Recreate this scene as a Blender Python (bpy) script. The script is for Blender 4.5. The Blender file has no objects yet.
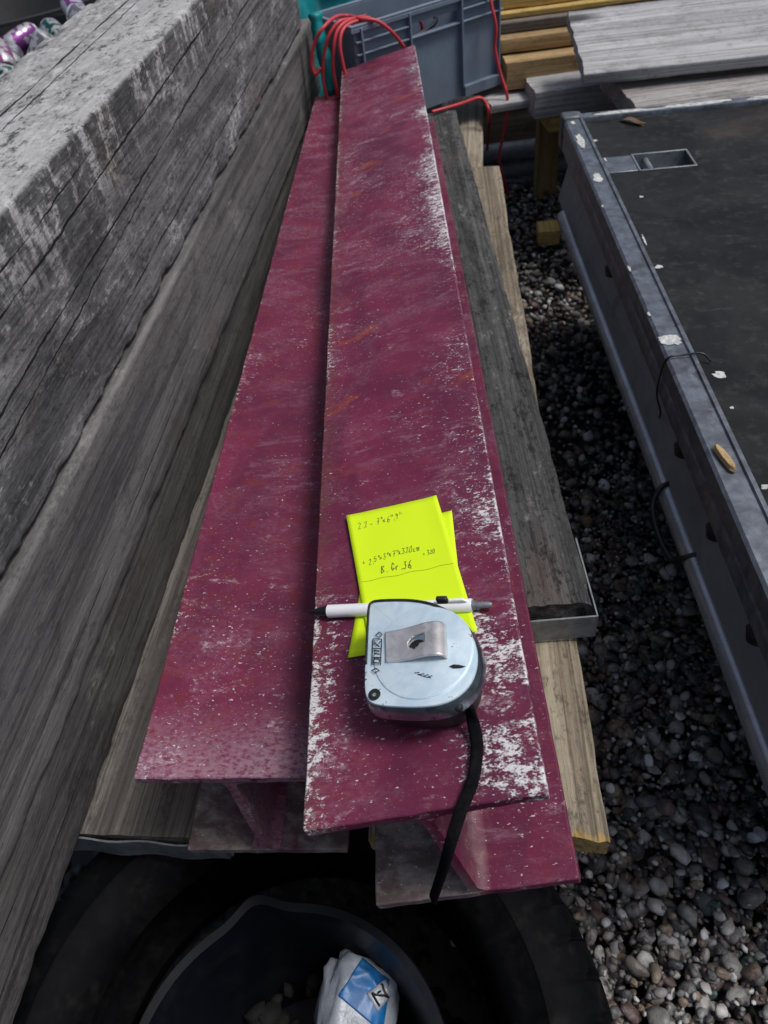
import bpy, bmesh, math, random
import numpy as np
from mathutils import Vector, Matrix, noise

random.seed(7)
R = math.radians
sc = bpy.context.scene
COL = sc.collection

# ------------------------------------------------------------------ camera
PITCH, ROLL, FPX = 46.2, 8.0, 770.0
CAM = Vector((0, 0, .945))
def cam_axes():
    p, r = R(PITCH), R(ROLL)
    fwd = Vector((0, math.cos(p), -math.sin(p)))
    right = Vector((1, 0, 0)); down = Vector((0, -math.sin(p), -math.cos(p)))
    return right*math.cos(r)+down*math.sin(r), down*math.cos(r)-right*math.sin(r), fwd
CR, CD, CF = cam_axes()
cd = bpy.data.cameras.new('camera'); cam = bpy.data.objects.new('camera', cd); COL.objects.link(cam)
cam.matrix_world = Matrix(((CR.x, -CD.x, -CF.x, CAM.x), (CR.y, -CD.y, -CF.y, CAM.y), (CR.z, -CD.z, -CF.z, CAM.z), (0, 0, 0, 1)))
cd.sensor_fit = 'VERTICAL'; cd.sensor_height = 36; cd.lens = 36*FPX/1024
cd.clip_start = .01; cd.clip_end = 600
cd.dof.use_dof = True; cd.dof.focus_distance = .60; cd.dof.aperture_fstop = 13
sc.camera = cam

# ------------------------------------------------------------------ light
SUN_EL, SUN_AZ = 65, 98       # azimuth clockwise from +y
w = bpy.data.worlds.new('World'); sc.world = w; w.use_nodes = True
nt = w.node_tree; bg = nt.nodes['Background']
sky = nt.nodes.new('ShaderNodeTexSky'); sky.sky_type = 'NISHITA'; sky.sun_disc = False
sky.sun_elevation = R(SUN_EL); sky.sun_rotation = R(SUN_AZ); sky.air_density = 1.0; sky.dust_density = 4.0
hs = nt.nodes.new('ShaderNodeHueSaturation'); hs.inputs['Saturation'].default_value = .85
nt.links.new(sky.outputs[0], hs.inputs['Color']); nt.links.new(hs.outputs[0], bg.inputs['Color'])
bg.inputs['Strength'].default_value = .066
sl = bpy.data.lights.new('sun', 'SUN'); sl.energy = 1.5; sl.angle = R(16); sl.color = (1, .985, .96)
so = bpy.data.objects.new('sun', sl); COL.objects.link(so)
sdir = Vector((math.sin(R(SUN_AZ))*math.cos(R(SUN_EL)), math.cos(R(SUN_AZ))*math.cos(R(SUN_EL)), math.sin(R(SUN_EL))))
so.rotation_euler = sdir.to_track_quat('Z', 'Y').to_euler(); so.location = (2, 3, 5)
sc.view_settings.view_transform = 'Standard'; sc.view_settings.look = 'None'
sc.view_settings.exposure = 0.55; sc.view_settings.gamma = 1

# ------------------------------------------------------------------ where a ray from the eye meets a surface
def ray(px, py): return (CR*(px-384)+CD*(py-512)+CF*FPX).normalized()
def on(px, py, z):
    d = ray(px, py); return CAM+d*((z-CAM.z)/d.z)
def on_y(px, py, y):
    d = ray(px, py); return CAM+d*((y-CAM.y)/d.y)
def on_plane(px, py, o, n):
    d = ray(px, py); return CAM+d*((o-CAM).dot(n)/d.dot(n))

# ------------------------------------------------------------------ object helpers
def tag(o, label=None, cat=None, group=None, kind=None):
    if label: o['label'] = label
    if cat: o['category'] = cat
    if group: o['group'] = group
    if kind: o['kind'] = kind
    return o
def empty(name, loc=(0, 0, 0), rot=None, label=None, cat=None, group=None):
    o = bpy.data.objects.new(name, None); COL.objects.link(o)
    o.empty_display_size = .05
    M = Matrix.Translation(Vector(loc))
    if rot is not None: M = M @ rot
    o.matrix_world = M
    return tag(o, label, cat, group)
def link(name, me, mats, parent=None, mw=None, smooth=True):
    o = bpy.data.objects.new(name, me); COL.objects.link(o)
    for m in (mats if isinstance(mats, (list, tuple)) else [mats]): me.materials.append(m)
    if parent: o.parent = parent
    if mw is not None: o.matrix_world = mw
    if smooth: me.shade_smooth()
    return o
def rotm(yaw=0, pit=0, rol=0):
    return (Matrix.Rotation(R(yaw), 4, 'Z') @ Matrix.Rotation(R(pit), 4, 'X') @ Matrix.Rotation(R(rol), 4, 'Y'))
class MB:
    """collects shapes that become one mesh"""
    def __init__(s): s.v = []; s.f = []; s.mi = []; s.cur = 0
    def add(s, vs, fs):
        o = len(s.v); s.v += [tuple(p) for p in vs]; s.f += [tuple(i+o for i in f) for f in fs]; s.mi += [s.cur]*len(fs)
    def box(s, lo, hi, M=None):
        x0, y0, z0 = lo; x1, y1, z1 = hi
        vs = [Vector(p) for p in ((x0,y0,z0),(x1,y0,z0),(x1,y1,z0),(x0,y1,z0),(x0,y0,z1),(x1,y0,z1),(x1,y1,z1),(x0,y1,z1))]
        if M: vs = [M @ p for p in vs]
        s.add(vs, [(3,2,1,0),(4,5,6,7),(0,1,5,4),(1,2,6,5),(2,3,7,6),(3,0,4,7)])
    def tube(s, pts, r, n=8, caps=True):
        pts = [Vector(p) for p in pts]; rs = r if isinstance(r, (list, tuple)) else [r]*len(pts)
        t = (pts[1]-pts[0]).normalized(); a = t.orthogonal().normalized()
        vs = []; fs = []
        for i, p in enumerate(pts):
            t = (pts[min(i+1, len(pts)-1)]-pts[max(i-1, 0)]).normalized()
            a = (a-t*a.dot(t)).normalized(); b = t.cross(a)
            for k in range(n):
                q = 2*math.pi*k/n; vs.append(p+(a*math.cos(q)+b*math.sin(q))*rs[i])
        for i in range(len(pts)-1):
            for k in range(n):
                k2 = (k+1) % n; fs.append((i*n+k, i*n+k2, (i+1)*n+k2, (i+1)*n+k))
        if caps: fs.append(tuple(reversed(range(n)))); fs.append(tuple((len(pts)-1)*n+k for k in range(n)))
        s.add(vs, fs)
    def prism(s, poly, z0, z1, M=None, taper=None):
        """closed outline in xy, from z0 to z1"""
        n = len(poly); vs = [Vector((x, y, z0)) for x, y in poly]+[Vector((x, y, z1)) for x, y in (taper or poly)]
        if M: vs = [M @ p for p in vs]
        s.add(vs, [tuple(reversed(range(n))), tuple(range(n, 2*n))]+[(k, (k+1) % n, n+(k+1) % n, n+k) for k in range(n)])
    def extr(s, prof, y0, y1, M=None):
        """closed profile in xz pushed along y"""
        n = len(prof); vs = [Vector((x, y0, z)) for x, z in prof]+[Vector((x, y1, z)) for x, z in prof]
        if M: vs = [M @ p for p in vs]
        s.add(vs, [tuple(range(n)), tuple(reversed(range(n, 2*n)))]+[((k+1) % n, k, n+k, n+(k+1) % n) for k in range(n)])
    def lathe(s, prof, n=64, rf=None, zf=None, closed=False):
        vs = []; fs = []; m = len(prof)
        for i in range(n):
            a = 2*math.pi*i/n
            for j, (r, z) in enumerate(prof):
                rr = r*(rf(a, j, r, z) if rf else 1); zz = z+(zf(a, j, r, z) if zf else 0)
                vs.append((rr*math.cos(a), rr*math.sin(a), zz))
        for i in range(n):
            i2 = (i+1) % n
            for j in range(m if closed else m-1):
                j2 = (j+1) % m; fs.append((i*m+j, i2*m+j, i2*m+j2, i*m+j2))
        s.add(vs, fs)
    def mesh(s, name):
        me = bpy.data.meshes.new(name); me.from_pydata(s.v, [], s.f); me.update()
        me.polygons.foreach_set('material_index', s.mi)
        bm = bmesh.new(); bm.from_mesh(me); bmesh.ops.recalc_face_normals(bm, faces=bm.faces); bm.to_mesh(me); bm.free()
        return me
    def build(s, name, mats, parent=None, mw=None, smooth=False, bevel=0, seg=2, sub=0):
        o = link(name, s.mesh(name), mats, parent, mw, smooth)
        if bevel:
            b = o.modifiers.new('bevel', 'BEVEL'); b.width = bevel; b.segments = seg; b.limit_method = 'ANGLE'; b.angle_limit = R(35)
            o.data.shade_smooth()
            b.harden_normals = False
        if sub:
            m = o.modifiers.new('sub', 'SUBSURF'); m.levels = sub; m.render_levels = sub
        if bevel or smooth == 'auto':
            try: o.data.set_sharp_from_angle(angle=R(40))
            except Exception: pass
            if smooth == 'auto': o.data.shade_smooth(); o.data.set_sharp_from_angle(angle=R(40))
        return o
def catmull(pts, k=8):
    pts = [Vector(p) for p in pts]; out = []
    for i in range(len(pts)-1):
        p0 = pts[max(i-1, 0)]; p1 = pts[i]; p2 = pts[i+1]; p3 = pts[min(i+2, len(pts)-1)]
        for j in range(k):
            t = j/k
            out.append(.5*((2*p1)+(p2-p0)*t+(2*p0-5*p1+4*p2-p3)*t*t+(3*p1-p0-3*p2+p3)*t**3))
    out.append(pts[-1]); return out

# ------------------------------------------------------------------ material helpers
class NT:
    def __init__(s, name):
        s.m = bpy.data.materials.new(name); s.m.use_nodes = True; s.t = s.m.node_tree; s.b = s.t.nodes['Principled BSDF']
        s.tc = s.t.nodes.new('ShaderNodeTexCoord')
    def n(s, typ, **kw):
        o = s.t.nodes.new(typ)
        for k, v in kw.items(): setattr(o, k, v)
        return o
    def L(s, a, b): s.t.links.new(a, b)
    def put(s, sock, v):
        if hasattr(v, 'is_linked') or isinstance(v, bpy.types.NodeSocket): s.L(v, sock)
        else: sock.default_value = v
    def coords(s, scale=(1, 1, 1), loc=(0, 0, 0), rot=(0, 0, 0), src='Object'):
        mp = s.n('ShaderNodeMapping'); mp.inputs['Scale'].default_value = scale; mp.inputs['Location'].default_value = loc; mp.inputs['Rotation'].default_value = rot
        s.L(s.tc.outputs[src], mp.inputs[0]); return mp.outputs[0]
    def noise(s, scale=5, detail=4, rough=.55, dist=0, vec=None, out=0):
        o = s.n('ShaderNodeTexNoise'); o.inputs['Scale'].default_value = scale; o.inputs['Detail'].default_value = detail
        o.inputs['Roughness'].default_value = rough; o.inputs['Distortion'].default_value = dist
        s.L(vec if vec is not None else s.tc.outputs['Object'], o.inputs['Vector']); return o.outputs[out]
    def vor(s, scale=5, vec=None, feat='F1', rnd=1, out='Distance'):
        o = s.n('ShaderNodeTexVoronoi'); o.feature = feat; o.inputs['Scale'].default_value = scale; o.inputs['Randomness'].default_value = rnd
        s.L(vec if vec is not None else s.tc.outputs['Object'], o.inputs['Vector']); return o.outputs[out]
    def ss(s, v, a, b, lo=0., hi=1.):
        o = s.n('ShaderNodeMapRange', interpolation_type='SMOOTHSTEP'); s.put(o.inputs[0], v)
        if a <= b: vals = (a, b, lo, hi)
        else: vals = (b, a, hi, lo)
        for i, q in enumerate(vals): o.inputs[i+1].default_value = q
        return o.outputs[0]
    def math(s, op, a, b=0.5, clamp=False):
        o = s.n('ShaderNodeMath', operation=op); o.use_clamp = clamp; s.put(o.inputs[0], a); s.put(o.inputs[1], b); return o.outputs[0]
    def mul(s, a, b): return s.math('MULTIPLY', a, b)
    def add(s, a, b, clamp=False): return s.math('ADD', a, b, clamp)
    def mx(s, a, b): return s.math('MAXIMUM', a, b)
    def mix(s, f, a, b):
        o = s.n('ShaderNodeMix', data_type='RGBA'); s.put(o.inputs[0], f)
        for sock, v in ((o.inputs[6], a), (o.inputs[7], b)):
            if isinstance(v, (tuple, list)): sock.default_value = (*v, 1) if len(v) == 3 else v
            else: s.L(v, sock)
        return o.outputs[2]
    def xyz(s, src='Object'):
        o = s.n('ShaderNodeSeparateXYZ'); s.L(s.tc.outputs[src], o.inputs[0]); return o.outputs
    def bump(s, h, strength=.5, dist=.002, prev=None):
        o = s.n('ShaderNodeBump'); o.inputs['Strength'].default_value = strength; o.inputs['Distance'].default_value = dist
        s.L(h, o.inputs['Height'])
        if prev is not None: s.L(prev, o.inputs['Normal'])
        return o.outputs[0]
    def done(s, col, rough=.7, metal=0, normal=None, spec=None):
        if isinstance(col, (tuple, list)): s.b.inputs['Base Color'].default_value = (*col[:3], 1)
        else: s.L(col, s.b.inputs['Base Color'])
        s.put(s.b.inputs['Roughness'], rough); s.put(s.b.inputs['Metallic'], metal)
        if normal is not None: s.L(normal, s.b.inputs['Normal'])
        if spec is not None: s.b.inputs['Specular IOR Level'].default_value = spec
        return s.m

def wood(name, c0, c1, dark, pale, seed=0, pale_amt=.5, dark_amt=.5, grain=1., bumpd=.0025, tint=None, end=None, rough=.85, scuff=0., knots=.4, drip=0., cracks=(), mott=.5):
    """weathered timber, long axis is local Y"""
    t = NT(name); o = (seed*3.7, seed*1.9, seed*5.3)
    st = t.coords((30*grain, 1.0, 30*grain), o)
    g = t.noise(1, 6, .62, .18, st)                               # broad grain
    fib = t.noise(1, 6, .72, .12, t.coords((190*grain, 2.6, 190*grain), o))      # fibres
    big = t.noise(3.2, 5, .6, .4, t.coords((1.6, .7, 1.6), o))
    patch = t.noise(9, 8, .68, .5, t.coords((1.2, .55, 1.2), (o[1], o[2], o[0])))
    fine = t.noise(150, 6, .75, 0, t.coords((1, .5, 1), o))
    med = t.noise(42, 6, .7, .3, t.coords((1, .4, 1), o))
    col = t.mix(t.ss(g, .3, .7), c0, c1)
    col = t.mix(t.mul(t.ss(fib, .42, .64), .75), col, tuple(x*.42 for x in c0))
    # knots: sparse dark rings
    kv = t.vor(1, t.coords((7, 2.2, 7), o)); kn = t.ss(kv, .17, .05)
    col = t.mix(t.mul(kn, knots), col, tuple(x*.35 for x in dark))
    # dirt
    dm = t.mul(t.ss(t.add(t.mul(big, .6), t.mul(med, .4)), .60-.16*dark_amt, .68-.1*dark_amt), t.ss(fine, .25, .6))
    col = t.mix(t.mul(dm, .85), col, dark)
    # pale bloom and lime
    pm = t.mul(t.ss(t.add(t.mul(patch, .62), t.mul(med, .38)), .66-.2*pale_amt, .76-.16*pale_amt), t.ss(fine, .38, .62))
    col = t.mix(t.mul(pm, .8), col, pale)
    if tint:
        tm = t.ss(t.noise(4, 4, .6, .5, t.coords((1, .6, 1), (9, o[0], 2))), .56, .72)
        col = t.mix(t.mul(tm, tint[1]), col, tint[0])
    if scuff:
        sm = t.ss(t.noise(1, 7, .75, .2, t.coords((60, 60, 60), o)), .66-.1*scuff, .7)
        col = t.mix(sm, col, (.6, .6, .6))
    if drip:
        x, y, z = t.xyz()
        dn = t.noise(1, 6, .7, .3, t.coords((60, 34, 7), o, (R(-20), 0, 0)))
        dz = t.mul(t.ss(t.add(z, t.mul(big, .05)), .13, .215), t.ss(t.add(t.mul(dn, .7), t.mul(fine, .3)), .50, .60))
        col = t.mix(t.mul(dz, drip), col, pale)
        tz = t.ss(z, .196, .2015); col = t.mix(t.mul(t.mul(tz, t.ss(t.add(t.mul(med, .5), t.mul(fine, .5)), .26, .52)), .85), col, (.46, .46, .46))  # paler top face: bleaching, plus the light from above painted in
    if end:
        x, y, z = t.xyz()
        em = t.ss(t.add(y, t.add(t.mul(t.add(fib, -.5), .028), t.mul(t.add(med, -.5), .02))), end[1], end[1]-.003)
        col = t.mix(t.mul(em, t.ss(fib, .62, .45, .45, 1)), col, end[0])
    sp = t.noise(260, 3, .7, 0, t.coords((1, .55, 1), o)); mo = t.add(t.mul(med, .45), t.add(t.mul(fine, .3), t.mul(sp, .25)))
    col = t.mix(t.mul(t.ss(mo, .50, .40), mott), col, tuple(x*.30 for x in c0)); col = t.mix(t.mul(t.ss(mo, .54, .64), mott*.38), col, pale)
    ck = None
    if cracks:
        X = t.xyz(); wob = t.add(t.mul(t.add(t.noise(1, 3, .5, 0, t.coords((.1, 7, .1), o)), -.5), .007), t.mul(t.add(t.noise(1, 3, .6, 0, t.coords((.1, 60, .1), o)), -.5), .0045))
        for (fc, a0_, a1_, y0_, y1_, wd_) in cracks:
            ce = t.n('ShaderNodeMapRange'); t.L(X[1], ce.inputs[0])
            for i_, q_ in enumerate((y0_, y1_, a0_, a1_)): ce.inputs[i_+1].default_value = q_
            d_ = t.math('ABSOLUTE', t.math('SUBTRACT', t.math('SUBTRACT', X[2 if fc == 'R' else 0], ce.outputs[0]), wob))
            wv_ = t.mul(t.ss(t.noise(1, 4, .6, 0, t.coords((.1, 13, .1), (a0_*90, y0_*7, 0))), .3, .6, .12, 1.0), wd_)
            k_ = t.mul(t.ss(t.math('DIVIDE', d_, wv_), 1.0, .5), t.mul(t.ss(X[1], y0_, y0_+.08), t.ss(X[1], y1_, y1_-.12)))
            ck = k_ if ck is None else t.mx(ck, k_)
        col = t.mix(t.mul(ck, .93), col, (.008, .0075, .007))
    h = t.add(t.add(t.mul(g, .25), t.mul(fib, .6)), t.add(t.mul(med, .7), t.mul(fine, .55)))
    h = t.add(h, t.mul(kn, -.5))
    if ck is not None: h = t.add(h, t.mul(ck, -1.2))
    return t.done(col, rough, 0, t.bump(h, .9, bumpd), .25)

def steel(name, mode):
    """red oxide primer with lime scuffs; local x across the flange, y along, z up"""
    t = NT(name); sd = {'right': 0., 'left': 4.3, 'low': 8.1, 'lowleft': 12.4}[mode]; o = (sd, sd*.7, sd*.3)
    x, y, z = t.xyz()
    A = t.coords((1, .5, 1), o); B = t.coords((1.0, 1.6, 1), o, (0, 0, R(24)))
    n1 = t.noise(11, 5, .6, .6, A); n2 = t.noise(38, 6, .65, .3, B); n3 = t.noise(190, 5, .7, 0, B); n4 = t.noise(480, 3, .6, 0, B)
    col = t.mix(t.ss(n1, .35, .65), (.098, .0130, .041), (.158, .0185, .053))
    col = t.mix(t.mul(t.ss(n2, .54, .72), .6), col, (.17, .018, .026))
    col = t.mix(t.mul(t.ss(n2, .46, .28), .5), col, (.075, .014, .032))
    # pinkish dusty bloom
    dust = t.mul(t.ss(t.noise(16, 6, .7, .8, B), .42, .72), t.ss(n3, .35, .62))
    stk = t.mul(t.ss(t.noise(1, 6, .7, .5, t.coords((26, 95, 20), o, (0, 0, R(18)))), .52, .70), t.ss(t.noise(5, 3, .6), .42, .62))
    col = t.mix(t.mul(dust, t.ss(y, .2, 1.3, .24, .55)), col, (.32, .19, .245)); col = t.mix(t.mul(stk, .26), col, (.40, .28, .34))
    spk = t.ss(n4, .64, .74); col = t.mix(t.mul(spk, .42), col, (.42, .3, .35))
    e_r = t.ss(x, .030, .078); e_l = t.ss(x, -.066, -.0755)
    C_ = t.coords((.75, 1.5, 1), (sd+2, 3, 1), (0, 0, R(28)))
    chip_n = t.add(t.mul(t.noise(120, 7, .75, .3, C_), .50), t.add(t.mul(n3, .25), t.mul(n4, .25)))
    dots = t.mul(t.ss(t.vor(85, C_), .17, .10), t.ss(t.vor(85, C_, out='Color'), .70, .74)) if False else t.mul(t.ss(t.vor(120, C_), .20, .10), t.ss(t.noise(60, 2, .5, 0, C_), .58, .66))
    mp = t.noise(9, 4, .6, .3, t.coords((1, .55, 1), (sd+3, 1, 2)))
    if mode == 'right':
        br = t.ss(t.add(x, t.mul(n2, .05)), -.032, -.056)                                         # rusty strip on the left edge
        col = t.mix(t.mul(br, t.ss(n3, .35, .65, .12, .75)), col, (.125, .058, .042))
        rb = t.mul(t.ss(t.noise(6, 5, .6, .6, t.coords((1.6, 3.2, 1), (5, 2, 0), (0, 0, R(25)))), .60, .70), .75)
        col = t.mix(rb, col, (.26, .055, .020))
        blot = t.noise(26, 5, .65, .5, t.coords((1, .8, 1), (7, 1, 3)))
        front = t.mul(t.mul(t.ss(y, .30, .20), t.ss(x, .018, .036)), t.ss(blot, .42, .58))
        frontl = t.mul(t.mul(t.ss(y, .34, .12), t.ss(x, -.050, -.064)), t.ss(blot, .40, .56))
        far = t.mul(t.mul(t.ss(y, .40, .75), t.ss(x, .042, .074)), t.ss(blot, .34, .54, .55, 1))
        spine = t.mul(t.ss(x, -.01, .06), t.ss(y, .25, .9, .3, .6))
        dens = t.add(t.add(t.mul(e_r, .024), t.mul(front, .072)), t.add(t.mul(frontl, .066), t.mul(far, .066)))
        dens = t.add(dens, t.add(t.mul(t.ss(mp, .38, .62), .075), t.mul(spine, .03)))
        dens = t.add(dens, t.mul(t.ss(x, .0735, .0762), .045))
        dens = t.add(dens, t.mul(e_l, .055))
    elif mode == 'left':
        br = t.ss(n2, .5, .62); col = t.mix(t.mul(br, .4), col, (.14, .022, .03))
        dens = t.add(t.mul(e_l, .055), t.mul(t.ss(x, -.05, -.074), .03))
        dens = t.add(dens, t.mul(t.ss(y, .05, .0), t.ss(x, .05, -.06, .0, .04)))
        dens = t.add(dens, t.mul(t.ss(mp, .40, .66), .07))
        dv = t.mul(t.mul(t.ss(y, .07, .0), t.ss(n3, .3, .6)), .4)
        col = t.mix(dv, col, (.45, .33, .40))
    else:
        gm = t.ss(t.add(x, t.mul(t.add(n1, -.5), .05)), .012, -.012) if mode == 'low' else t.ss(n1, .36, .52)
        gcol = t.mix(t.ss(n2, .4, .65), (.10, .085, .080), (.27, .245, .225))
        col = t.mix(t.mul(gm, t.ss(n3, .25, .55, .35, .95)), col, gcol)
        dens = t.mul(t.ss(mp, .4, .7), .05)
    cm = t.mx(t.ss(t.add(chip_n, dens), .635, .70), t.mul(t.ss(t.add(t.noise(300, 3, .6, 0, C_), t.mul(t.ss(mp, .35, .7), .06)), .685, .73), .8))
    cm = t.mul(cm, t.ss(n4, .25, .55, .55, 1))
    ch = t.noise(34, 7, .7, .5, t.coords((.8, 1.5, 1), (sd+9, 4, 2), (0, 0, R(24)))); chalk = t.mul(t.ss(t.add(ch, t.mul(dens, .9)), .60, .74), t.ss(t.add(n3, t.mul(n4, .5)), .62, .95))
    col = t.mix(t.mul(chalk, .62), col, (.52, .43, .48))
    col = t.mix(cm, col, (.66, .65, .66))
    h = t.add(t.add(t.mul(n3, .35), t.mul(n2, .5)), t.mul(cm, .5))
    rgh = t.add(t.mul(n2, .3), .40)
    return t.done(col, rgh, 0, t.bump(h, .6, .0012), .28)

def paint(name, c, rough=.5, metal=0, var=.25, scale=30, bumpd=.0004, dirt=None, spec=None, dscale=9, damt=.5):
    t = NT(name)
    n = t.noise(scale, 6, .65, .3); n2 = t.noise(dscale, 6, .65, .6)
    col = t.mix(t.ss(n, .3, .7), tuple(x*(1-var) for x in c), tuple(min(1, x*(1+var)) for x in c))
    if dirt: col = t.mix(t.mul(t.mul(t.ss(n2, .48, .66), t.ss(n, .3, .6)), damt), col, dirt)
    rr = t.add(t.mul(n2, .3), rough-.15)
    return t.done(col, rr, metal, t.bump(n, .5, bumpd), spec)

M = {}
M['primer_right'] = steel('primer_right', 'right'); M['primer_left'] = steel('primer_left', 'left')
M['primer_low'] = steel('primer_low', 'low'); M['primer_lowleft'] = steel('primer_lowleft', 'lowleft')
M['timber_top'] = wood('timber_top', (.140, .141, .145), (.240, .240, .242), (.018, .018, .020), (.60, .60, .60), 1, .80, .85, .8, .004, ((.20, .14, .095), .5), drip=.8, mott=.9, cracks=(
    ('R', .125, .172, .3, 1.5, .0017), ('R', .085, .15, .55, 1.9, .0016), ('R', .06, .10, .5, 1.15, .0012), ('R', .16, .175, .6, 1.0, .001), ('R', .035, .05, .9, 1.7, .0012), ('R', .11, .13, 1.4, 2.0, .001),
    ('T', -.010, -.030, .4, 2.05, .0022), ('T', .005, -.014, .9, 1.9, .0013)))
M['timber_mid'] = wood('timber_mid', (.108, .104, .106), (.182, .173, .173), (.026, .023, .023), (.34, .33, .325), 2, .50, .5, .5, .0025, ((.16, .09, .065), .35), mott=.5, cracks=(('R', .03, .05, .5, 1.1, .0008), ('R', .06, .03, 1.2, 2.1, .0011)))
M['timber_low'] = wood('timber_low', (.086, .082, .083), (.152, .145, .145), (.022, .020, .020), (.30, .29, .285), 3, .40, .4, .8, .0025, ((.13, .08, .06), .35), mott=.5, cracks=(('R', .03, .055, .1, 1.2, .001), ('R', .075, .06, .0, .8, .0008)))
M['board_left'] = wood('board_left', (.10, .09, .082), (.22, .20, .18), (.04, .036, .034), (.36, .34, .32), 4, .3, .2, 1.5, .0025)
M['board_dark'] = wood('board_dark', (.050, .051, .052), (.125, .125, .123), (.014, .014, .015), (.42, .41, .39), 5, .5, .7, 1.3, .005, ((.14, .09, .07), .4), mott=.95)
M['board_light'] = wood('board_light', (.20, .165, .12), (.40, .345, .26), (.09, .07, .05), (.52, .47, .40), 6, .6, .6, 1.3, .003, ((.32, .19, .09), .7), mott=.7, end=((.38, .26, .09), .004))
M['board_pale'] = wood('board_pale', (.24, .20, .15), (.42, .37, .29), (.10, .08, .06), (.58, .54, .47), 7, .5, .35, 1.0, .0025, ((.28, .19, .11), .5))
M['board_silver'] = wood('board_silver', (.34, .34, .345), (.52, .52, .525), (.085, .083, .08), (.74, .74, .75), 8, .65, .5, 1.0, .002, knots=.9, mott=.5)
M['board_silver2'] = wood('board_silver2', (.24, .22, .21), (.44, .42, .41), (.08, .07, .065), (.62, .61, .60), 9, .6, .5, 1.0, .002)
M['yellow'] = wood('yellow_wood', (.55, .37, .12), (.80, .58, .22), (.28, .17, .06), (.85, .70, .40), 10, .35, .1, 1.2, .0015)
M['brown'] = wood('brown_wood', (.32, .215, .105), (.54, .38, .19), (.11, .08, .05), (.55, .44, .28), 11, .3, .3, 1.2, .0015)
M['greybrown'] = wood('greybrown_wood', (.13, .11, .095), (.23, .19, .16), (.06, .05, .045), (.36, .33, .3), 12, .3, .3, 1.2, .0015)
M['alu'] = paint('aluminium', (.165, .182, .21), .42, .6, .35, 60, .0004, (.05, .05, .055), dscale=26, damt=.8)
M['alu_side'] = paint('aluminium_side', (.10, .108, .118), .5, .5, .25, 60, .0004, (.04, .04, .04), damt=.6)
M['galv'] = paint('galvanised', (.24, .26, .28), .45, .6, .25, 80, .0006, (.09, .08, .07))
M['ply'] = None
M['chassis'] = paint('black_chassis', (.010, .010, .011), .6, 0, .3)
M['panel'] = paint('grey_panel', (.26, .27, .275), .6, .1, .14, 14, .0003, (.05, .05, .05), damt=.5)
M['tube'] = paint('tube_steel', (.42, .43, .45), .26, .5, .15, 30, .0002, (.08, .08, .08), damt=.3)
M['pipe'] = paint('pipe_steel', (.22, .25, .30), .5, .2, .3, 30, .0003)
M['rubber'] = paint('rubber', (.0038, .0041, .005), .7, 0, .3, 60, .0004, (.022, .021, .019), dscale=24, damt=.35, spec=.06)
M['plastic_black'] = paint('black_plastic', (.010, .0105, .012), .38, 0, .2, 40, .0002)
M['bucket'] = paint('bucket_plastic', (.0042, .0052, .0085), .45, 0, .3, 30, .0004, (.022, .022, .022), dscale=16, damt=.3, spec=.2)
M['white_paint'] = paint('white_flake', (.50, .51, .49), .8, 0, .25, 160, .0008, (.16, .16, .16), dscale=90, damt=.9)
M['crate'] = paint('crate_plastic', (.145, .19, .25), .45, 0, .10, 18, .0002, (.14, .17, .21), dscale=10, damt=.5)
M['crate_in'] = M['crate']
M['red'] = paint('red_cable', (.50, .04, .055), .45, 0, .15)
M['teal'] = paint('teal_tarp', (.0, .21, .23), .5, 0, .25, 20, .001)
M['chrome'] = None
M['tape_black'] = paint('tape_rubber', (.012, .012, .013), .5, 0, .3, 90, .0003, (.08, .08, .08), dscale=40, damt=.3)
M['clip'] = paint('clip_steel', (.74, .70, .68), .33, .72, .18, 70, .0003, (.2, .17, .14), dscale=60, damt=.5)
M['white_plastic'] = paint('white_plastic', (.78, .79, .82), .3, 0, .03, 30, .0001)
M['ink'] = paint('ink', (.09, .12, .05), .6, 0, .2)
M['strap'] = paint('strap_cord', (.004, .004, .0045), .9, 0, .3, 300, .0006, (.02, .02, .02), dscale=60, damt=.3, spec=.08)

t = NT('black_ply'); a = t.noise(7, 6, .65, .8); b = t.noise(60, 6, .7); c = t.noise(330, 4, .7)
sc_ = t.ss(t.noise(1, 6, .7, 1.4, t.coords((9, 26, 9), rot=(0, 0, R(35)))), .60, .72)
col = t.mix(t.ss(a, .3, .7), (.010, .0108, .0125), (.026, .0265, .028))
col = t.mix(t.mul(t.ss(b, .5, .68), .5), col, (.05, .049, .048)); col = t.mix(t.mul(sc_, .35), col, (.14, .135, .13))
col = t.mix(t.mul(t.ss(t.noise(4, 4, .6, .5, t.coords(loc=(4, 4, 0))), .55, .75), .45), col, (.085, .07, .055))
col = t.mix(t.ss(t.add(t.mul(b, .5), t.mul(c, .5)), .66, .7), col, (.22, .21, .2))
M['ply'] = t.done(col, t.add(t.mul(a, .3), .50), 0, t.bump(t.add(c, b), .6, .0006), .10)

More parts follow.
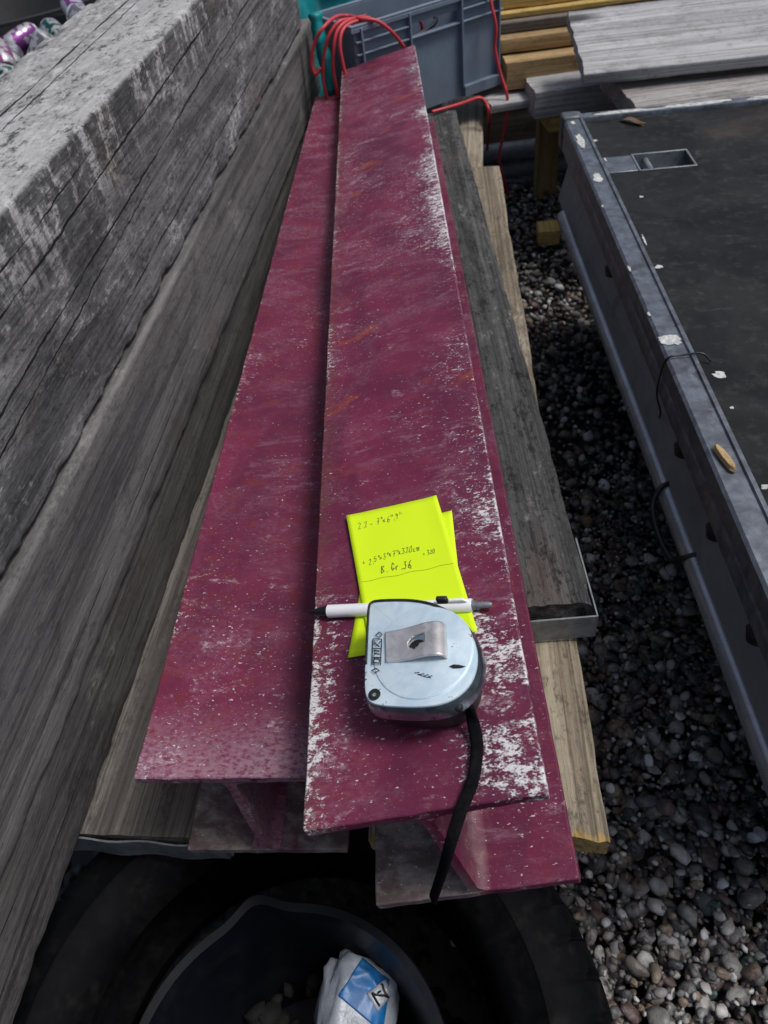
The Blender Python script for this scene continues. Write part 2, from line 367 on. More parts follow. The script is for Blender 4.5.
t = NT('tape_chrome'); a = t.noise(60, 5, .65, .4); b = t.noise(420, 4, .7)
col = t.mix(t.ss(a, .35, .65), (.62, .78, .88), (.76, .89, .95)); wear = t.ss(t.add(t.mul(a, .45), t.mul(t.noise(170, 6, .75), .55)), .605, .64)
col = t.mix(wear, col, (.04, .04, .045))
M['chrome'] = t.done(col, t.add(t.mul(a, .3), .26), t.ss(wear, 0, 1, .42, 0), t.bump(t.add(t.mul(b, .3), t.mul(a, .5)), .35, .0004))
M['shell'] = paint('tape_shell_dim', (.30, .37, .44), .24, .92, .25, 60, .0003, (.02, .02, .022), dscale=70, damt=.7)  # darker than the top plate: dim reflection on the sides put into the colour
t = NT('note_paper'); a = t.noise(40, 3, .5)
M['note'] = t.done(t.mix(a, (.62, .84, .0), (.66, .88, .004)), .7, 0, t.bump(t.noise(22, 3, .5), .25, .002))
t = NT('bag_plastic'); a = t.noise(30, 5, .6, .4)
M['bag'] = t.done(t.mix(t.ss(a, .35, .7), (.22, .25, .30), (.42, .46, .52)), .35, 0, t.bump(a, .6, .004))
M['blue'] = paint('blue_label', (.008, .12, .34), .4, 0, .25, 50, .0008, (.01, .03, .08), dscale=40, damt=.5)

# ------------------------------------------------------------------ lumber: a sawn board swept along local Y, origin at the middle of its near end underside
def rrect(W, T, rad, ds):
    pts = []
    def seg(a, b):
        n = max(1, int(round((Vector(b)-Vector(a)).length/ds)))
        for i in range(n): pts.append((a[0]+(b[0]-a[0])*i/n, a[1]+(b[1]-a[1])*i/n))
    def arc(cx, cz, a0):
        for i in range(3):
            q = R(a0+90*i/3); pts.append((cx+rad*math.cos(q), cz+rad*math.sin(q)))
    x, z = W/2, T
    seg((-x+rad, 0), (x-rad, 0)); arc(x-rad, rad, -90); seg((x, rad), (x, z-rad)); arc(x-rad, z-rad, 0)
    seg((x-rad, z), (-x+rad, z)); arc(-x+rad, z-rad, 90); seg((-x, z-rad), (-x, rad)); arc(-x+rad, rad, 180)
    return pts
def lumber(name, W, T, L, mat, loc, rot, label=None, cat=None, group=None, ds=.012, dl=.03, rad=.003, amp=.0015, chip=.003, seed=0, cracks=(), parent=None, endjit=.002, bow=0, freq=1.0):
    prof = rrect(W, T, rad, ds); n = len(prof); m = max(2, int(L/dl)); vs = []; sv = seed*13.7
    for i in range(m+1):
        y = L*i/m
        for k, (x, z) in enumerate(prof):
            px_, pz_ = prof[k-1]; nx_, nz_ = prof[(k+1) % n]
            nn = Vector((nz_-pz_, 0, -(nx_-px_))).normalized()
            d = amp*noise.fractal(Vector((x*22*freq+sv, y*5*freq, z*22*freq-sv)), 1, 2, 3)
            ex = W/2-abs(x); ez = min(z, T-z); e = max(ex, ez)
            if ex < .02 and ez < .02:
                c = noise.noise(Vector((y*26+sv, x*3, z*3+sv)))+.6*noise.noise(Vector((y*70+sv, x*3, z*3)))
                d -= chip*max(0, c+.1)*(1-e/.02)
            for (face, a0, a1, y0, y1, wd, dp) in cracks:
                if y < y0 or y > y1: continue
                if face == 'R' and nn.x > .6: co = z
                elif face == 'T' and nn.z > .6: co = x
                else: continue
                tt = (y-y0)/(y1-y0); ce = a0+(a1-a0)*tt+.004*noise.noise(Vector((y*3+sv, a0*50, 1)))+.0010*noise.noise(Vector((y*25, a0*50, 4)))
                wv = wd*(.7+.5*noise.noise(Vector((y*11, a0*30, 7))))*min(1, 8*tt+.2, 8*(1-tt)+.2)
                q = abs(co-ce)/max(wv, 1e-4)
                if q < 1: d -= dp*(1-q*q)
            vv = Vector((x, y, z))+nn*d
            if i in (0, m): vv.y += endjit*noise.noise(Vector((x*60+sv, z*60, i)))*2
            vv.z += bow*(4*(y/L)*(1-y/L)); vs.append(vv)
    fs = []
    for i in range(m):
        for k in range(n):
            k2 = (k+1) % n; fs.append((i*n+k, (i+1)*n+k, (i+1)*n+k2, i*n+k2))
    fs.append(tuple(range(n))); fs.append(tuple(reversed(range(m*n, m*n+n))))
    me = bpy.data.meshes.new(name); me.from_pydata(vs, [], fs); me.update()
    bm = bmesh.new(); bm.from_mesh(me); bmesh.ops.recalc_face_normals(bm, faces=bm.faces); bm.to_mesh(me); bm.free()
    o = link(name, me, mat, parent, None, True)
    me.set_sharp_from_angle(angle=R(48))
    Mx = Matrix.Translation(Vector(loc)) @ rot
    if parent is None: o.matrix_world = Mx
    return tag(o, label, cat, group)
def sheet(name, f, nu, nv, mat, parent=None, thick=.002, smooth=True):
    """open surface f(u,v) thickened"""
    vs = [f(i/nu, j/nv) for i in range(nu+1) for j in range(nv+1)]
    fs = [(i*(nv+1)+j, (i+1)*(nv+1)+j, (i+1)*(nv+1)+j+1, i*(nv+1)+j+1) for i in range(nu) for j in range(nv)]
    me = bpy.data.meshes.new(name); me.from_pydata([tuple(v) for v in vs], [], fs); me.update()
    o = link(name, me, mat, parent, None, smooth)
    s = o.modifiers.new('solid', 'SOLIDIFY'); s.thickness = thick; s.offset = 0
    return o

# ================================================================== SETTING: the gravel yard
t = NT('gravel_ground'); v = t.vor(55, t.coords(src='Object'), out='Color'); dd = t.vor(55)
hsv = t.n('ShaderNodeSeparateColor'); t.L(v, hsv.inputs[0])
col = t.mix(hsv.outputs[0], (.010, .010, .010), (.045, .042, .04)); col = t.mix(t.ss(dd, .3, .6), col, (.005, .005, .005))
t.done(col, .7, 0, t.bump(t.ss(dd, 0, .6, 1, 0), 1, .02)); M['ground'] = t.m
g = MB(); g.add([(-150, -150, -.012), (150, -150, -.012), (150, 150, -.012), (-150, 150, -.012)], [(0, 1, 2, 3)])
tag(g.build('ground', M['ground']), kind='structure')

t = NT('pebbles'); gi = t.n('ShaderNodeNewGeometry'); ri = gi.outputs['Random Per Island']
cr = t.n('ShaderNodeValToRGB'); t.L(ri, cr.inputs[0]); cr.color_ramp.interpolation = 'CONSTANT'
cols = [(0, (0.047, 0.048, 0.053)), (.12, (0.091, 0.091, 0.094)), (.24, (0.169, 0.150, 0.130)), (.34, (0.060, 0.065, 0.073)), (.43, (0.195, 0.192, 0.192)), (.52, (0.130, 0.088, 0.072)),
        (.59, (0.286, 0.280, 0.273)), (.66, (0.234, 0.176, 0.124)), (.73, (0.416, 0.403, 0.390)), (.81, (0.098, 0.058, 0.055)), (.885, (0.546, 0.533, 0.507)), (.93, (0.221, 0.150, 0.085)), (.95, (0.700, 0.700, 0.700)), (.99, (0.026, 0.072, 0.058))]
el = cr.color_ramp.elements
el[0].position, el[0].color = cols[0][0], (*cols[0][1], 1); el[1].position, el[1].color = cols[1][0], (*cols[1][1], 1)
for p_, c_ in cols[2:]:
    e_ = el.new(p_); e_.color = (*c_, 1)
n1 = t.noise(90, 5, .65, .5); n2 = t.noise(420, 3, .6)
col = t.mix(t.mul(t.ss(n1, .4, .7), .5), cr.outputs[0], (.05, .046, .042)); col = t.mix(t.mul(t.ss(n1, .52, .36), .35), col, (.30, .28, .26))
M['pebbles'] = t.done(col, t.add(t.mul(n1, .4), .26), 0, t.bump(t.add(n1, t.mul(n2, .4)), .5, .003), .5)
def pebble_field(name, label, spots, mat):
    base = {}
    for sub in (1, 2):
        var = []
        for q in range(10):
            bm = bmesh.new(); bmesh.ops.create_icosphere(bm, subdivisions=sub, radius=1)
            for vv in bm.verts:
                nrm = vv.co.copy()
                vv.co *= 1+.30*noise.noise(nrm*1.1+Vector((q*9.1, q*3.3, 0)))+.12*noise.noise(nrm*2.3+Vector((q*5, 2, q)))
            if q % 3:
                for pl_ in range(7):
                    pn = Vector((random.gauss(0, 1), random.gauss(0, 1), random.gauss(0, 1))).normalized(); lim = random.uniform(.55, .8)
                    for vv in bm.verts:
                        dd_ = vv.co.dot(pn)-lim
                        if dd_ > 0: vv.co -= pn*dd_
            V = np.array([vv.co[:] for vv in bm.verts]); Fc = np.array([[x.index for x in f.verts] for f in bm.faces]); bm.free(); var.append((V, Fc))
        base[sub] = var
    VV = []; FF = []; off = 0
    for (x, y, z, r, sub) in spots:
        V, Fc = random.choice(base[sub])
        sx, sy, sz = r*random.uniform(.85, 1.45), r*random.uniform(.75, 1.1), r*random.uniform(.45, .8)
        ax = Matrix.Rotation(random.uniform(0, 6.28), 3, 'Z') @ Matrix.Rotation(random.gauss(0, .4), 3, 'X') @ Matrix.Rotation(random.gauss(0, .4), 3, 'Y')
        P = (V*np.array([sx, sy, sz])) @ np.array(ax).T+np.array([x, y, z]); VV.append(P); FF.append(Fc+off); off += len(V)
    VV = np.concatenate(VV); FF = np.concatenate(FF)
    me = bpy.data.meshes.new(name); me.vertices.add(len(VV)); me.vertices.foreach_set('co', VV.ravel().astype('f'))
    me.loops.add(FF.size); me.loops.foreach_set('vertex_index', FF.ravel().astype('i'))
    me.polygons.add(len(FF)); me.polygons.foreach_set('loop_start', np.arange(0, FF.size, 3, dtype='i')); me.polygons.foreach_set('loop_total', np.full(len(FF), 3, 'i'))
    me.update(calc_edges=True); me.validate(); o = link(name, me, mat, None, None, True)
    return tag(o, label, 'gravel', kind='stuff')
spots = []
for layer in range(3):
    yv = -.25
    while yv < 2.9:
        xv = -.7 if yv > 1.9 else (.0 if yv < .35 else .08)
        step = .0135 if yv < .9 else .018
        xv += random.random()*step
        while xv < (.62+.05*yv if yv < 2.0 else 1.0):
            if math.hypot(xv+.148, yv-.128) < .20: xv += step; continue
            r = random.choice((.0042, .005, .006, .007, .008, .0108))*random.uniform(.85, 1.15)
            if layer < 2 or random.random() < .35:
                spots.append((xv+random.gauss(0, .006), yv+random.gauss(0, .006), -.004+layer*.010+random.uniform(-.004, .004), r, 2 if yv < .75 else 1))
            xv += step*random.uniform(.8, 1.3)
        yv += step
yv = -.25
while yv < .95:
    xv = .04+random.random()*.01
    while xv < .62:
        if math.hypot(xv+.148, yv-.128) > .2: spots.append((xv+random.gauss(0, .004), yv+random.gauss(0, .004), random.uniform(.004, .019), random.uniform(.0022, .0042), 1))
        xv += .0095*random.uniform(.7, 1.3)
    yv += .0095
pebble_field('gravel', 'loose dark mixed pebbles covering the yard between boards and trailer', spots, M['pebbles'])

# ================================================================== TIMBER STACK on the left
YAW_T = -10.9; dT = Vector((.189, .982, 0)).normalized(); nT = Vector((.982, -.189, 0)).normalized(); a0 = Vector((-.319, .313, 0))
def timber(W, T, L, s0, z, off, mat, label, cracks, seed, **kw):
    o = a0+dT*s0-nT*(W/2-off); o.z = z
    return lumber('timber_beam', W, T, L, mat, o, rotm(YAW_T), label, 'timber', 'heavy timbers stacked on the left', ds=.0032, dl=.009, seed=seed, cracks=cracks, **kw)
timber(.17, .100, 2.14, -.5, .2455, -.003, M['timber_low'], 'thin brown-grey timber at the bottom of the left stack', (), 1, amp=.0008, chip=.0035, rad=.005)
timber(.17, .147, 2.12, -.5, .3495, .004, M['timber_mid'], 'smooth brown-grey timber in the middle of the left stack', (), 2, amp=.0009, chip=.0035, rad=.005)
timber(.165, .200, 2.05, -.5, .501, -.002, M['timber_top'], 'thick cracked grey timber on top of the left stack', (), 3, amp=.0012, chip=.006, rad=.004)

# ================================================================== BOARDS under the steel
def end_band(parent, W, T, x0, x1, yfront, ret, mat, wave=.0, drop=.0):
    m = MB(); N = 24
    front = [(x0+(x1-x0)*i/N, yfront+wave*.4*math.sin(i*.9)) for i in range(N+1)]
    path = front+[(x1+.0, yfront+ret)]
    vs = []; fs = []
    for i, (x, y) in enumerate(path):
        lo = .002+wave*(.5+.5*math.sin(i*.8+1))*1.0
        for (zz) in (lo-drop, T-.003-drop): vs.append((x, y, zz))
    for i in range(len(path)-1): fs.append((2*i, 2*i+2, 2*i+3, 2*i+1))
    m.add(vs, fs); o = m.build('end_band', mat, parent)
    s = o.modifiers.new('solid', 'SOLIDIFY'); s.thickness = .0018; s.offset = 0
    return o
bl = lumber('scaffold_board', .225, .038, 1.5, M['board_left'], a0+dT*.0-nT*(.1125-.135)+Vector((0, 0, .2065)), rotm(YAW_T), 'flat grey board beneath the left steel beam, bent metal strip on its end', 'board', 'boards under the steel beams', ds=.008, dl=.02, seed=4, cracks=[('T', -.02, -.03, .0, .25, .003, .004)])
end_band(bl, .225, .038, -.11, .11, -.004, .04, M['galv'], .0028, .002)
fl = on(610, 838, .300); fl2 = on(500, 165, .283); dl_ = (fl2-fl); yaw_l = -math.degrees(math.atan2(dl_.x, dl_.y)); pit_l = math.degrees(math.asin(dl_.z/dl_.length))
rl = rotm(yaw_l, pit_l); Wl = .197; Tl = .028
lumber('wooden_plank', Wl, Tl, dl_.length, M['board_light'], fl-(rl @ Vector((Wl/2, 0, Tl))), rl, 'pale tan plank with yellow splintered end under the right steel beam', 'plank', 'boards under the steel beams', ds=.007, dl=.02, seed=5, amp=.0015, chip=.003, endjit=.004, cracks=[('T', .07, .066, 0, .5, .0025, .003)])
p0 = on(488, 158, .262); p1 = on(483, 105, .262); dd_ = p1-p0
rp = rotm(-math.degrees(math.atan2(dd_.x, dd_.y))-2, 0)
lumber('wooden_plank', .10, .04, .75, M['board_pale'], p1-(rp @ Vector((.05, .68, .04))), rp, 'pale stained plank end beyond the tan plank, under the grey crate', 'plank', 'boards under the steel beams', seed=6, endjit=.003)
fd = on(594, 603, .345); fd2 = on(456, 110, .323); dd_ = fd2-fd; yaw_d = -math.degrees(math.atan2(dd_.x, dd_.y)); pit_d = math.degrees(math.asin(dd_.z/dd_.length))
rd = rotm(yaw_d, pit_d); Wd = .088; Td = .037
bd = lumber('scaffold_board', Wd, Td, dd_.length, M['board_dark'], fd-(rd @ Vector((Wd/2, 0, Td))), rd, 'blackened weathered board with loose metal end band beside the right steel beam', 'board', 'boards under the steel beams', ds=.006, dl=.015, seed=8, amp=.002, chip=.004, endjit=.004, cracks=[('T', .0, .01, .0, .7, .003, .004), ('T', .025, .03, .3, 1.2, .003, .004)])
end_band(bd, Wd, Td, -Wd/2+.01, Wd/2+.003, -.007, .10, M['galv'], 0, .008)
rb_ = rotm(88, 0)
lumber('bearer_or_backing', .07, .048, .36, M['brown'], (.20, .62, .205), rb_, 'short brown bearer lying across the tyre under the planks', 'timber', seed=9)

# ================================================================== TYRES and bucket below
def tyre(loc, rz, label):
    e = empty('car_tyre', loc, rotm(rz), label, 'tyre', 'old tyres holding up the boards')
    half = [(.178, .150), (.180, .163), (.186, .176), (.198, .187), (.212, .193), (.214, .1955), (.217, .1935), (.230, .192), (.243, .186), (.252, .178), (.259, .170), (.2615, .166), (.265, .160), (.2685, .154), (.2705, .146), (.272, .136), (.2722, .131), (.2665, .129), (.2665, .123), (.2724, .121), (.273, .105)]
    prof = half+[(r, .2-z) for r, z in reversed(half)]+[(.190, .030), (.226, .022), (.252, .05), (.256, .1), (.252, .15), (.226, .178), (.190, .170)]
    def rf(a, j, r, z):
        if r > .2425 and (z > .138 or z < .062):                         # shoulder blocks
            ph = (a*52/(2*math.pi)+ (z-.1)*3) % 1
            return 1-((.030 if r > .2605 else .014) if ph < .2 else 0)
        if r > .2705:
            ph = (a*64/(2*math.pi)+z*9) % 1
            return 1-(.014 if ph < .13 else 0)
        return 1
    prof = [(r*1.045, z) for r, z in prof]
    m = MB(); m.lathe(prof, 624, lambda a, j, r, z: rf(a, j, r/1.045, z), None, True); m.build('tread_and_sidewall', M['rubber'], e, smooth='auto')
    return e
tyre((-.148, .128, 0), 0, 'worn black car tyre lying flat under the near board ends, bucket inside')
tyre((.03, 1.42, 0), 25, 'black car tyre lying flat under the far half of the boards')

e = empty('bucket', (-.143, .106, .0), None, 'dark blue-black builders bucket with pouring lip standing inside the tyre', 'bucket')
sa = math.atan2(on(256, 892, .19).y-.112, on(256, 892, .19).x+.143)
def brf(a, j, r, z):
    d = (a-sa+math.pi) % (2*math.pi)-math.pi
    return 1+.10*math.exp(-(d/.15)**2)*max(0, min(1, (z-.12)/.07))
m = MB(); m.lathe([(.100, .006), (.127, .192), (.1275, .196), (.135, .197), (.1365, .193), (.1365, .184), (.133, .183), (.131, .187), (.128, .172), (.104, .002), (.05, .001), (.05, .006)], 128, brf)
m.build('bucket_shell', M['bucket'], e, smooth='auto')
m = MB(); m.tube(catmull([(.137*math.cos(q), .137*math.sin(q), .175-.0*q) for q in [sa-1.7+.2*i for i in range(0)]] or [(0, .134, .176), (.05, .125, .176), (.0951, .0951, .176)], 6), .0022, 6)
m.build('handle', M['galv'], e, smooth=True)
sp = []
for i in range(150):
    q = random.uniform(0, 6.28); rr = .098*math.sqrt(random.random())
    sp.append((-.143+rr*math.cos(q), .112+rr*math.sin(q), random.uniform(.04, .056), random.choice((.005, .007, .009, .012)), 1))
t = NT('grit'); a = t.noise(60, 5, .6); M['grit'] = t.done(t.mix(t.ss(a, .4, .7), (.003, .003, .003), (.012, .011, .010)), .9)
pebble_field('debris', 'dark grit and rubble lying in the bottom of the bucket', sp, M['grit'])
# torn bag
bc = on(356, 1010, .115)
e = empty('plastic_bag', bc, rotm(-18, 8, 12), 'crumpled white plastic bag with bright blue printed label in the bucket', 'bag')
bm = bmesh.new(); bmesh.ops.create_icosphere(bm, subdivisions=4, radius=1)
for v_ in bm.verts:
    c = v_.co; q = Vector((math.copysign(abs(c.x)**.55, c.x), math.copysign(abs(c.y)**.55, c.y), math.copysign(abs(c.z)**.6, c.z)))
    k = 1+.24*noise.noise(c*2.1+Vector((3, 1, 4)))+.16*(1-abs(noise.noise(c*4.3)))-.10*abs(noise.noise(c*8.1))
    v_.co = Vector((q.x*.031*k, q.y*.040*k, q.z*.026*k))
me = bpy.data.meshes.new('bag_body'); bm.to_mesh(me); bm.free(); bag = link('bag_body', me, M['bag'], e)
from mathutils.bvhtree import BVHTree
bpy.context.view_layer.update()
bvh = BVHTree.FromPolygons([v.co[:] for v in bag.data.vertices], [p.vertices[:] for p in bag.data.polygons]); BI = e.matrix_world.inverted()
def onbag(corners, lift):
    Q = [BI @ on(px, py, bc.z+.028) for px, py in corners]
    def f(u, v):
        p = Q[0].lerp(Q[1], u).lerp(Q[3].lerp(Q[2], u), v); h = bvh.ray_cast(Vector((p.x, p.y, .2)), Vector((0, 0, -1)))
        return (h[0]+h[1]*lift) if h[0] is not None else Vector((p.x, p.y, 0))
    return f
sheet('printed_label', onbag([(362, 958), (390, 980), (384, 1034), (338, 996)], .0009), 26, 26, M['blue'], e, .0006)
mark = onbag([(367, 994), (386, 980), (391, 994), (378, 1012)], .0018)
sheet('label_panel', mark, 10, 10, M['bag'], e, .0005)
m = MB(); mk2 = onbag([(367, 994), (386, 980), (391, 994), (378, 1012)], .0030)
for (u0, v0, u1, v1) in ((.2, .15, .2, .85), (.2, .2, .75, .8), (.75, .15, .75, .85), (.4, .3, .6, .35)): m.tube([mk2(u0+(u1-u0)*k/6, v0+(v1-v0)*k/6) for k in range(7)], .0010, 6)
m.build('printed_mark', M['plastic_black'], e)

# ================================================================== STEEL BEAMS
def h_beam(loc, rot, W, D, L, mt, ml, label, mw_=None):
    e = empty('steel_beam', loc, rot, label, 'steel beam', 'magenta primed steel beams')
    tf, tw, rr = .0092, .0072, .009
    def flange(z0, z1, mat, name='flange'):
        m = MB(); nx, ny = 26, 160
        def gz(x, y): return .0005*noise.noise(Vector((x*20, y*9, z1*50+W)))
        vs = []; fs = []
        for j in range(ny+1):
            for i in range(nx+1):
                x = -W/2+W*i/nx; y = L*j/ny
                if i in (0, nx): x += math.copysign(.0006, x)*noise.noise(Vector((y*40, x, z1)))
                if j in (0, ny): y += .0007*noise.noise(Vector((x*60, y, z1)))
                vs.append((x, y, z1+gz(x, y)))
        o = len(vs)
        vs += [(v[0], v[1], z0) for v in vs[:o]]
        idx = lambda i, j: j*(nx+1)+i
        for j in range(ny):
            for i in range(nx):
                fs.append((idx(i, j), idx(i+1, j), idx(i+1, j+1), idx(i, j+1))); fs.append(tuple(o+k for k in (idx(i, j+1), idx(i+1, j+1), idx(i+1, j), idx(i, j))))
        for j in range(ny):
            for i in (0, nx):
                q = (idx(i, j), idx(i, j+1), o+idx(i, j+1), o+idx(i, j)); fs.append(q if i == 0 else tuple(reversed(q)))
        for i in range(nx):
            for j in (0, ny):
                q = (idx(i, j), idx(i+1, j), o+idx(i+1, j), o+idx(i, j)); fs.append(tuple(reversed(q)) if j == 0 else q)
        m.add(vs, fs); b = m.build(name, mat, e, bevel=.0012, seg=2)
        return b
    flange(-tf, 0, mt); flange(-D, -D+tf, ml)
    prof = []
    for k in range(6):
        q = R(90*k/5); prof.append((tw/2+rr-rr*math.sin(q), -tf-.0003-(rr-rr*math.cos(q))))
    pr = prof+[(x, -D-z) for x, z in reversed(prof)]
    pr = pr+[(-x, z) for x, z in reversed(pr)]
    m = MB(); m.extr(pr, .0004, L-.0004); m.build('web', mw_ or ml, e, smooth='auto')
    return e
ROT_R = rotm(-4.371, -.955, -11.949); LOC_R = Vector((-.003, .188, .487))
h_beam(LOC_R, ROT_R, .152, .155, 1.518, M['primer_right'], M['primer_low'], 'higher tilted magenta steel beam with white scuffs, carrying the tape measure')
ROT_L = rotm(-7.753, .0, 0); LOC_L = Vector((-.1455, .27, .401))
h_beam(LOC_L, ROT_L, .145, .155, 1.453, M['primer_left'], M['primer_lowleft'], 'lower magenta steel beam lying flat beside the grey timber stack', M['primer_left'])

# ================================================================== things on the right beam, in its own frame
MR = Matrix.Translation(LOC_R) @ ROT_R; MRi = MR.inverted(); NR = (ROT_R @ Vector((0, 0, 1, 0))).xyz if False else (ROT_R.to_3x3() @ Vector((0, 0, 1)))
def lb(px, py, wz):
    return MRi @ on_plane(px, py, LOC_R+NR*wz, NR)
def xy(px, py, wz):
    p = lb(px, py, wz); return (p.x, p.y)
# sticky notes
def note(pts, w0, label, curl, seed):
    P = [lb(px, py, w0) for px, py in pts]
    c = sum(P, Vector())/4; e = empty('sticky_note', MR @ c, ROT_R, label, 'sticky note', 'yellow-green sticky notes')
    Q = [p-c for p in P]
    def f(u, v):
        a = Q[0].lerp(Q[1], u); b = Q[3].lerp(Q[2], u); p = a.lerp(b, v); p.z = .0004+curl*(max(0, abs(u-.5)-.25)**2+(1-v)**3*.10)+.0006*noise.noise(Vector((u*3, v*4, seed)))
        return p
    s = sheet('paper', f, 20, 24, M['note'], e, .0002); return e, f
note([(372, 529), (452, 511), (466, 640), (348, 658)], .0012, 'lower yellow-green note, blank, partly covered by the other note', .001, 3)
e, fnote = note([(347, 517), (437, 497), (478, 632), (371, 652)], .0026, 'upper yellow-green note with handwritten sizes and a crease, held by the tape', .011, 1)
G = {'0': [[(0,.5),(.2,1),(.5,1),(.6,.5),(.4,0),(.1,0),(0,.5)]], '2': [[(0,.8),(.25,1),(.55,.85),(.45,.5),(0,0),(.6,.05)]], '3': [[(0,.95),(.5,.95),(.25,.6),(.55,.35),(.3,0),(0,.1)]],
     '5': [[(.55,1),(.1,1),(.05,.6),(.4,.6),(.55,.3),(.3,0),(0,.1)]], '6': [[(.5,1),(.1,.5),(.1,.1),(.4,0),(.55,.3),(.3,.5),(.1,.3)]], '7': [[(0,1),(.6,1),(.25,0)],[(.1,.5),(.5,.5)]],
     '9': [[(.5,.8),(.2,1),(.05,.7),(.3,.5),(.5,.8),(.4,0)]], '.': [[(.2,0),(.25,.08)]], '"': [[(.1,1),(.1,.75)],[(.35,1),(.35,.75)]], 'x': [[(0,.6),(.4,.1)],[(0,.1),(.4,.6)]], '-': [[(0,.45),(.45,.45)]],
     '*': [[(0,.5),(.3,.5)],[(.15,.3),(.15,.7)]], 'B': [[(0,0),(.05,1),(.45,.85),(.1,.55),(.5,.3),(0,0)]], 'G': [[(.55,.85),(.2,1),(0,.4),(.3,0),(.55,.3),(.3,.4)]], 'r': [[(0,.6),(.05,0)],[(.05,.4),(.4,.6)]],
     'c': [[(.4,.5),(.1,.55),(.05,.1),(.4,.05)]], 'm': [[(0,0),(0,.5),(.2,.5),(.25,0),(.25,.5),(.5,.5),(.55,0)]], '=': [[(0,.3),(.5,.35)],[(0,.6),(.5,.62)]], ' ': []}
mk = MB()
def write(txt, u, v, h, dv, r=.00022):
    for ch in txt:
        v += random.gauss(0, .003)
        for st in G.get(ch, []):
            pts = []
            for (gx, gz) in st:
                gx += random.gauss(0, .05)+gz*.28; gz += random.gauss(0, .05); uu = u+gx*h*.95; vv = v-gz*h*.95; p = fnote(uu, vv); p.z += .00035; pts.append(p)
            if len(pts) > 1: mk.tube(pts, r, 5)
        u += h*.92*(.55 if ch in '. "' else .95); v += dv
    return u
write('2.2 - 7"x6".9"', .10, .130, .050, -.0006); write('* 2.5"x3"x7"x320cm', .08, .42, .044, -.0009); write('= 320', .70, .445, .032, -.0006, .0002); write('B. Gr.36', .25, .505, .055, -.0008, .00032)
mk.build('handwriting', M['ink'], e)
cz = MB(); cz.tube([fnote(.03+.94*i/20, .535+.004*math.sin(i))+Vector((0, 0, .0003)) for i in range(21)], .00014, 5); cz.build('crease', paint('crease_olive', (.22, .32, .0), .7), e)
# pen
pa, pb = lb(309, 612, .0055), lb(492, 604.5, .0055); pd = (pb-pa); L_ = pd.length; pd.normalize()
e = empty('ballpoint_pen', MR @ pa, ROT_R, 'white ballpoint pen with black tip lying across the sticky notes', 'pen')
m = MB(); m.tube([Vector((0, 0, 0))+pd*(L_*q) for q in (0, .006, .03, .10, .112)], [.0004, .0010, .0022, .0043, .0045], 20); m.build('tip_cone', M['plastic_black'], e, smooth='auto')
m = MB(); m.tube([pd*(L_*q) for q in (.112, .115, .5, .895, .90)], [.0044, .0049, .0050, .0050, .0046], 24); m.build('barrel', M['white_plastic'], e, smooth='auto')
m = MB(); m.tube([pd*(L_*q) for q in (.90, .92, .921, .985, 1.0)], [.0036, .0034, .0024, .0024, .0016], 16); m.build('push_button', M['galv'], e, smooth='auto')
m = MB(); cc = pd*(L_*.72)+Vector((0, 0, .0062)); m.tube([cc, cc+pd*.02+Vector((0, 0, .0012)), pd*(L_*.88)+Vector((0, 0, .0052))], .0012, 8); m.build('pocket_clip', M['white_plastic'], e, smooth='auto')

# tape measure
TZ = .041
z5 = lambda a, b: xy(350+a/5.12, 590+b/5.12, TZ)
face_px = [(108, 66), (130, 57), (190, 52), (300, 52), (400, 66), (480, 96), (550, 142), (602, 200), (636, 270), (648, 340), (640, 410), (612, 475), (570, 522), (520, 556), (455, 580), (380, 590), (300, 592), (210, 588), (150, 582), (104, 566), (84, 530), (78, 470), (80, 380), (86, 240), (92, 120), (98, 80)]
face = [z5(a, b) for a, b in face_px]
tc0 = Vector((sum(p[0] for p in face)/len(face), sum(p[1] for p in face)/len(face), 0))
e = empty('tape_measure', MR @ tc0, ROT_R, 'worn chrome tape measure with steel belt clip and black rubber rim', 'tape measure')
face = [(x-tc0.x, y-tc0.y) for x, y in face]
def off(poly, d):
    n = len(poly); out = []
    for i in range(n):
        a, b, c = Vector(poly[i-1]), Vector(poly[i]), Vector(poly[(i+1) % n]); tn = (c-a).normalized(); out.append((b.x-tn.y*d, b.y+tn.x*d))
    return out
sgn = 1 if (Vector(off(face, .003)[0])).length > Vector(face[0]).length else -1
def ring_stack(mb, levels):
    n = len(face); vs = []
    for (d, z) in levels:
        for p in off(face, sgn*d): vs.append((p[0], p[1], z))
    fs = [tuple(range(n)), tuple(range((len(levels)-1)*n, len(levels)*n))]
    for l in range(len(levels)-1):
        for k in range(n): fs.append((l*n+k, l*n+(k+1) % n, (l+1)*n+(k+1) % n, (l+1)*n+k))
    mb.add(vs, fs)
def dense(poly, k=4):
    P = [Vector((*p, 0)) for p in poly]; P = P+[P[0]]
    return [(q.x, q.y) for q in catmull(P, k)[:-1]]
face = dense(face)
m = MB(); ring_stack(m, [(-.0060, .0005), (-.0045, .004), (-.0030, .010), (.0008, TZ-.014), (.0012, TZ-.004)]); m.build('rubber_case', M['tape_black'], e, smooth='auto')
m = MB(); ring_stack(m, [(.0030, TZ-.0135), (.0030, TZ-.010), (.0024, TZ-.0055), (.0008, TZ-.0014)]); m.build('chrome_shell', M['shell'], e, smooth='auto')
m = MB(); ring_stack(m, [(.0006, TZ-.0016), (.0003, TZ-.0005), (-.0026, TZ)]); m.build('top_plate', M['chrome'], e, smooth='auto')
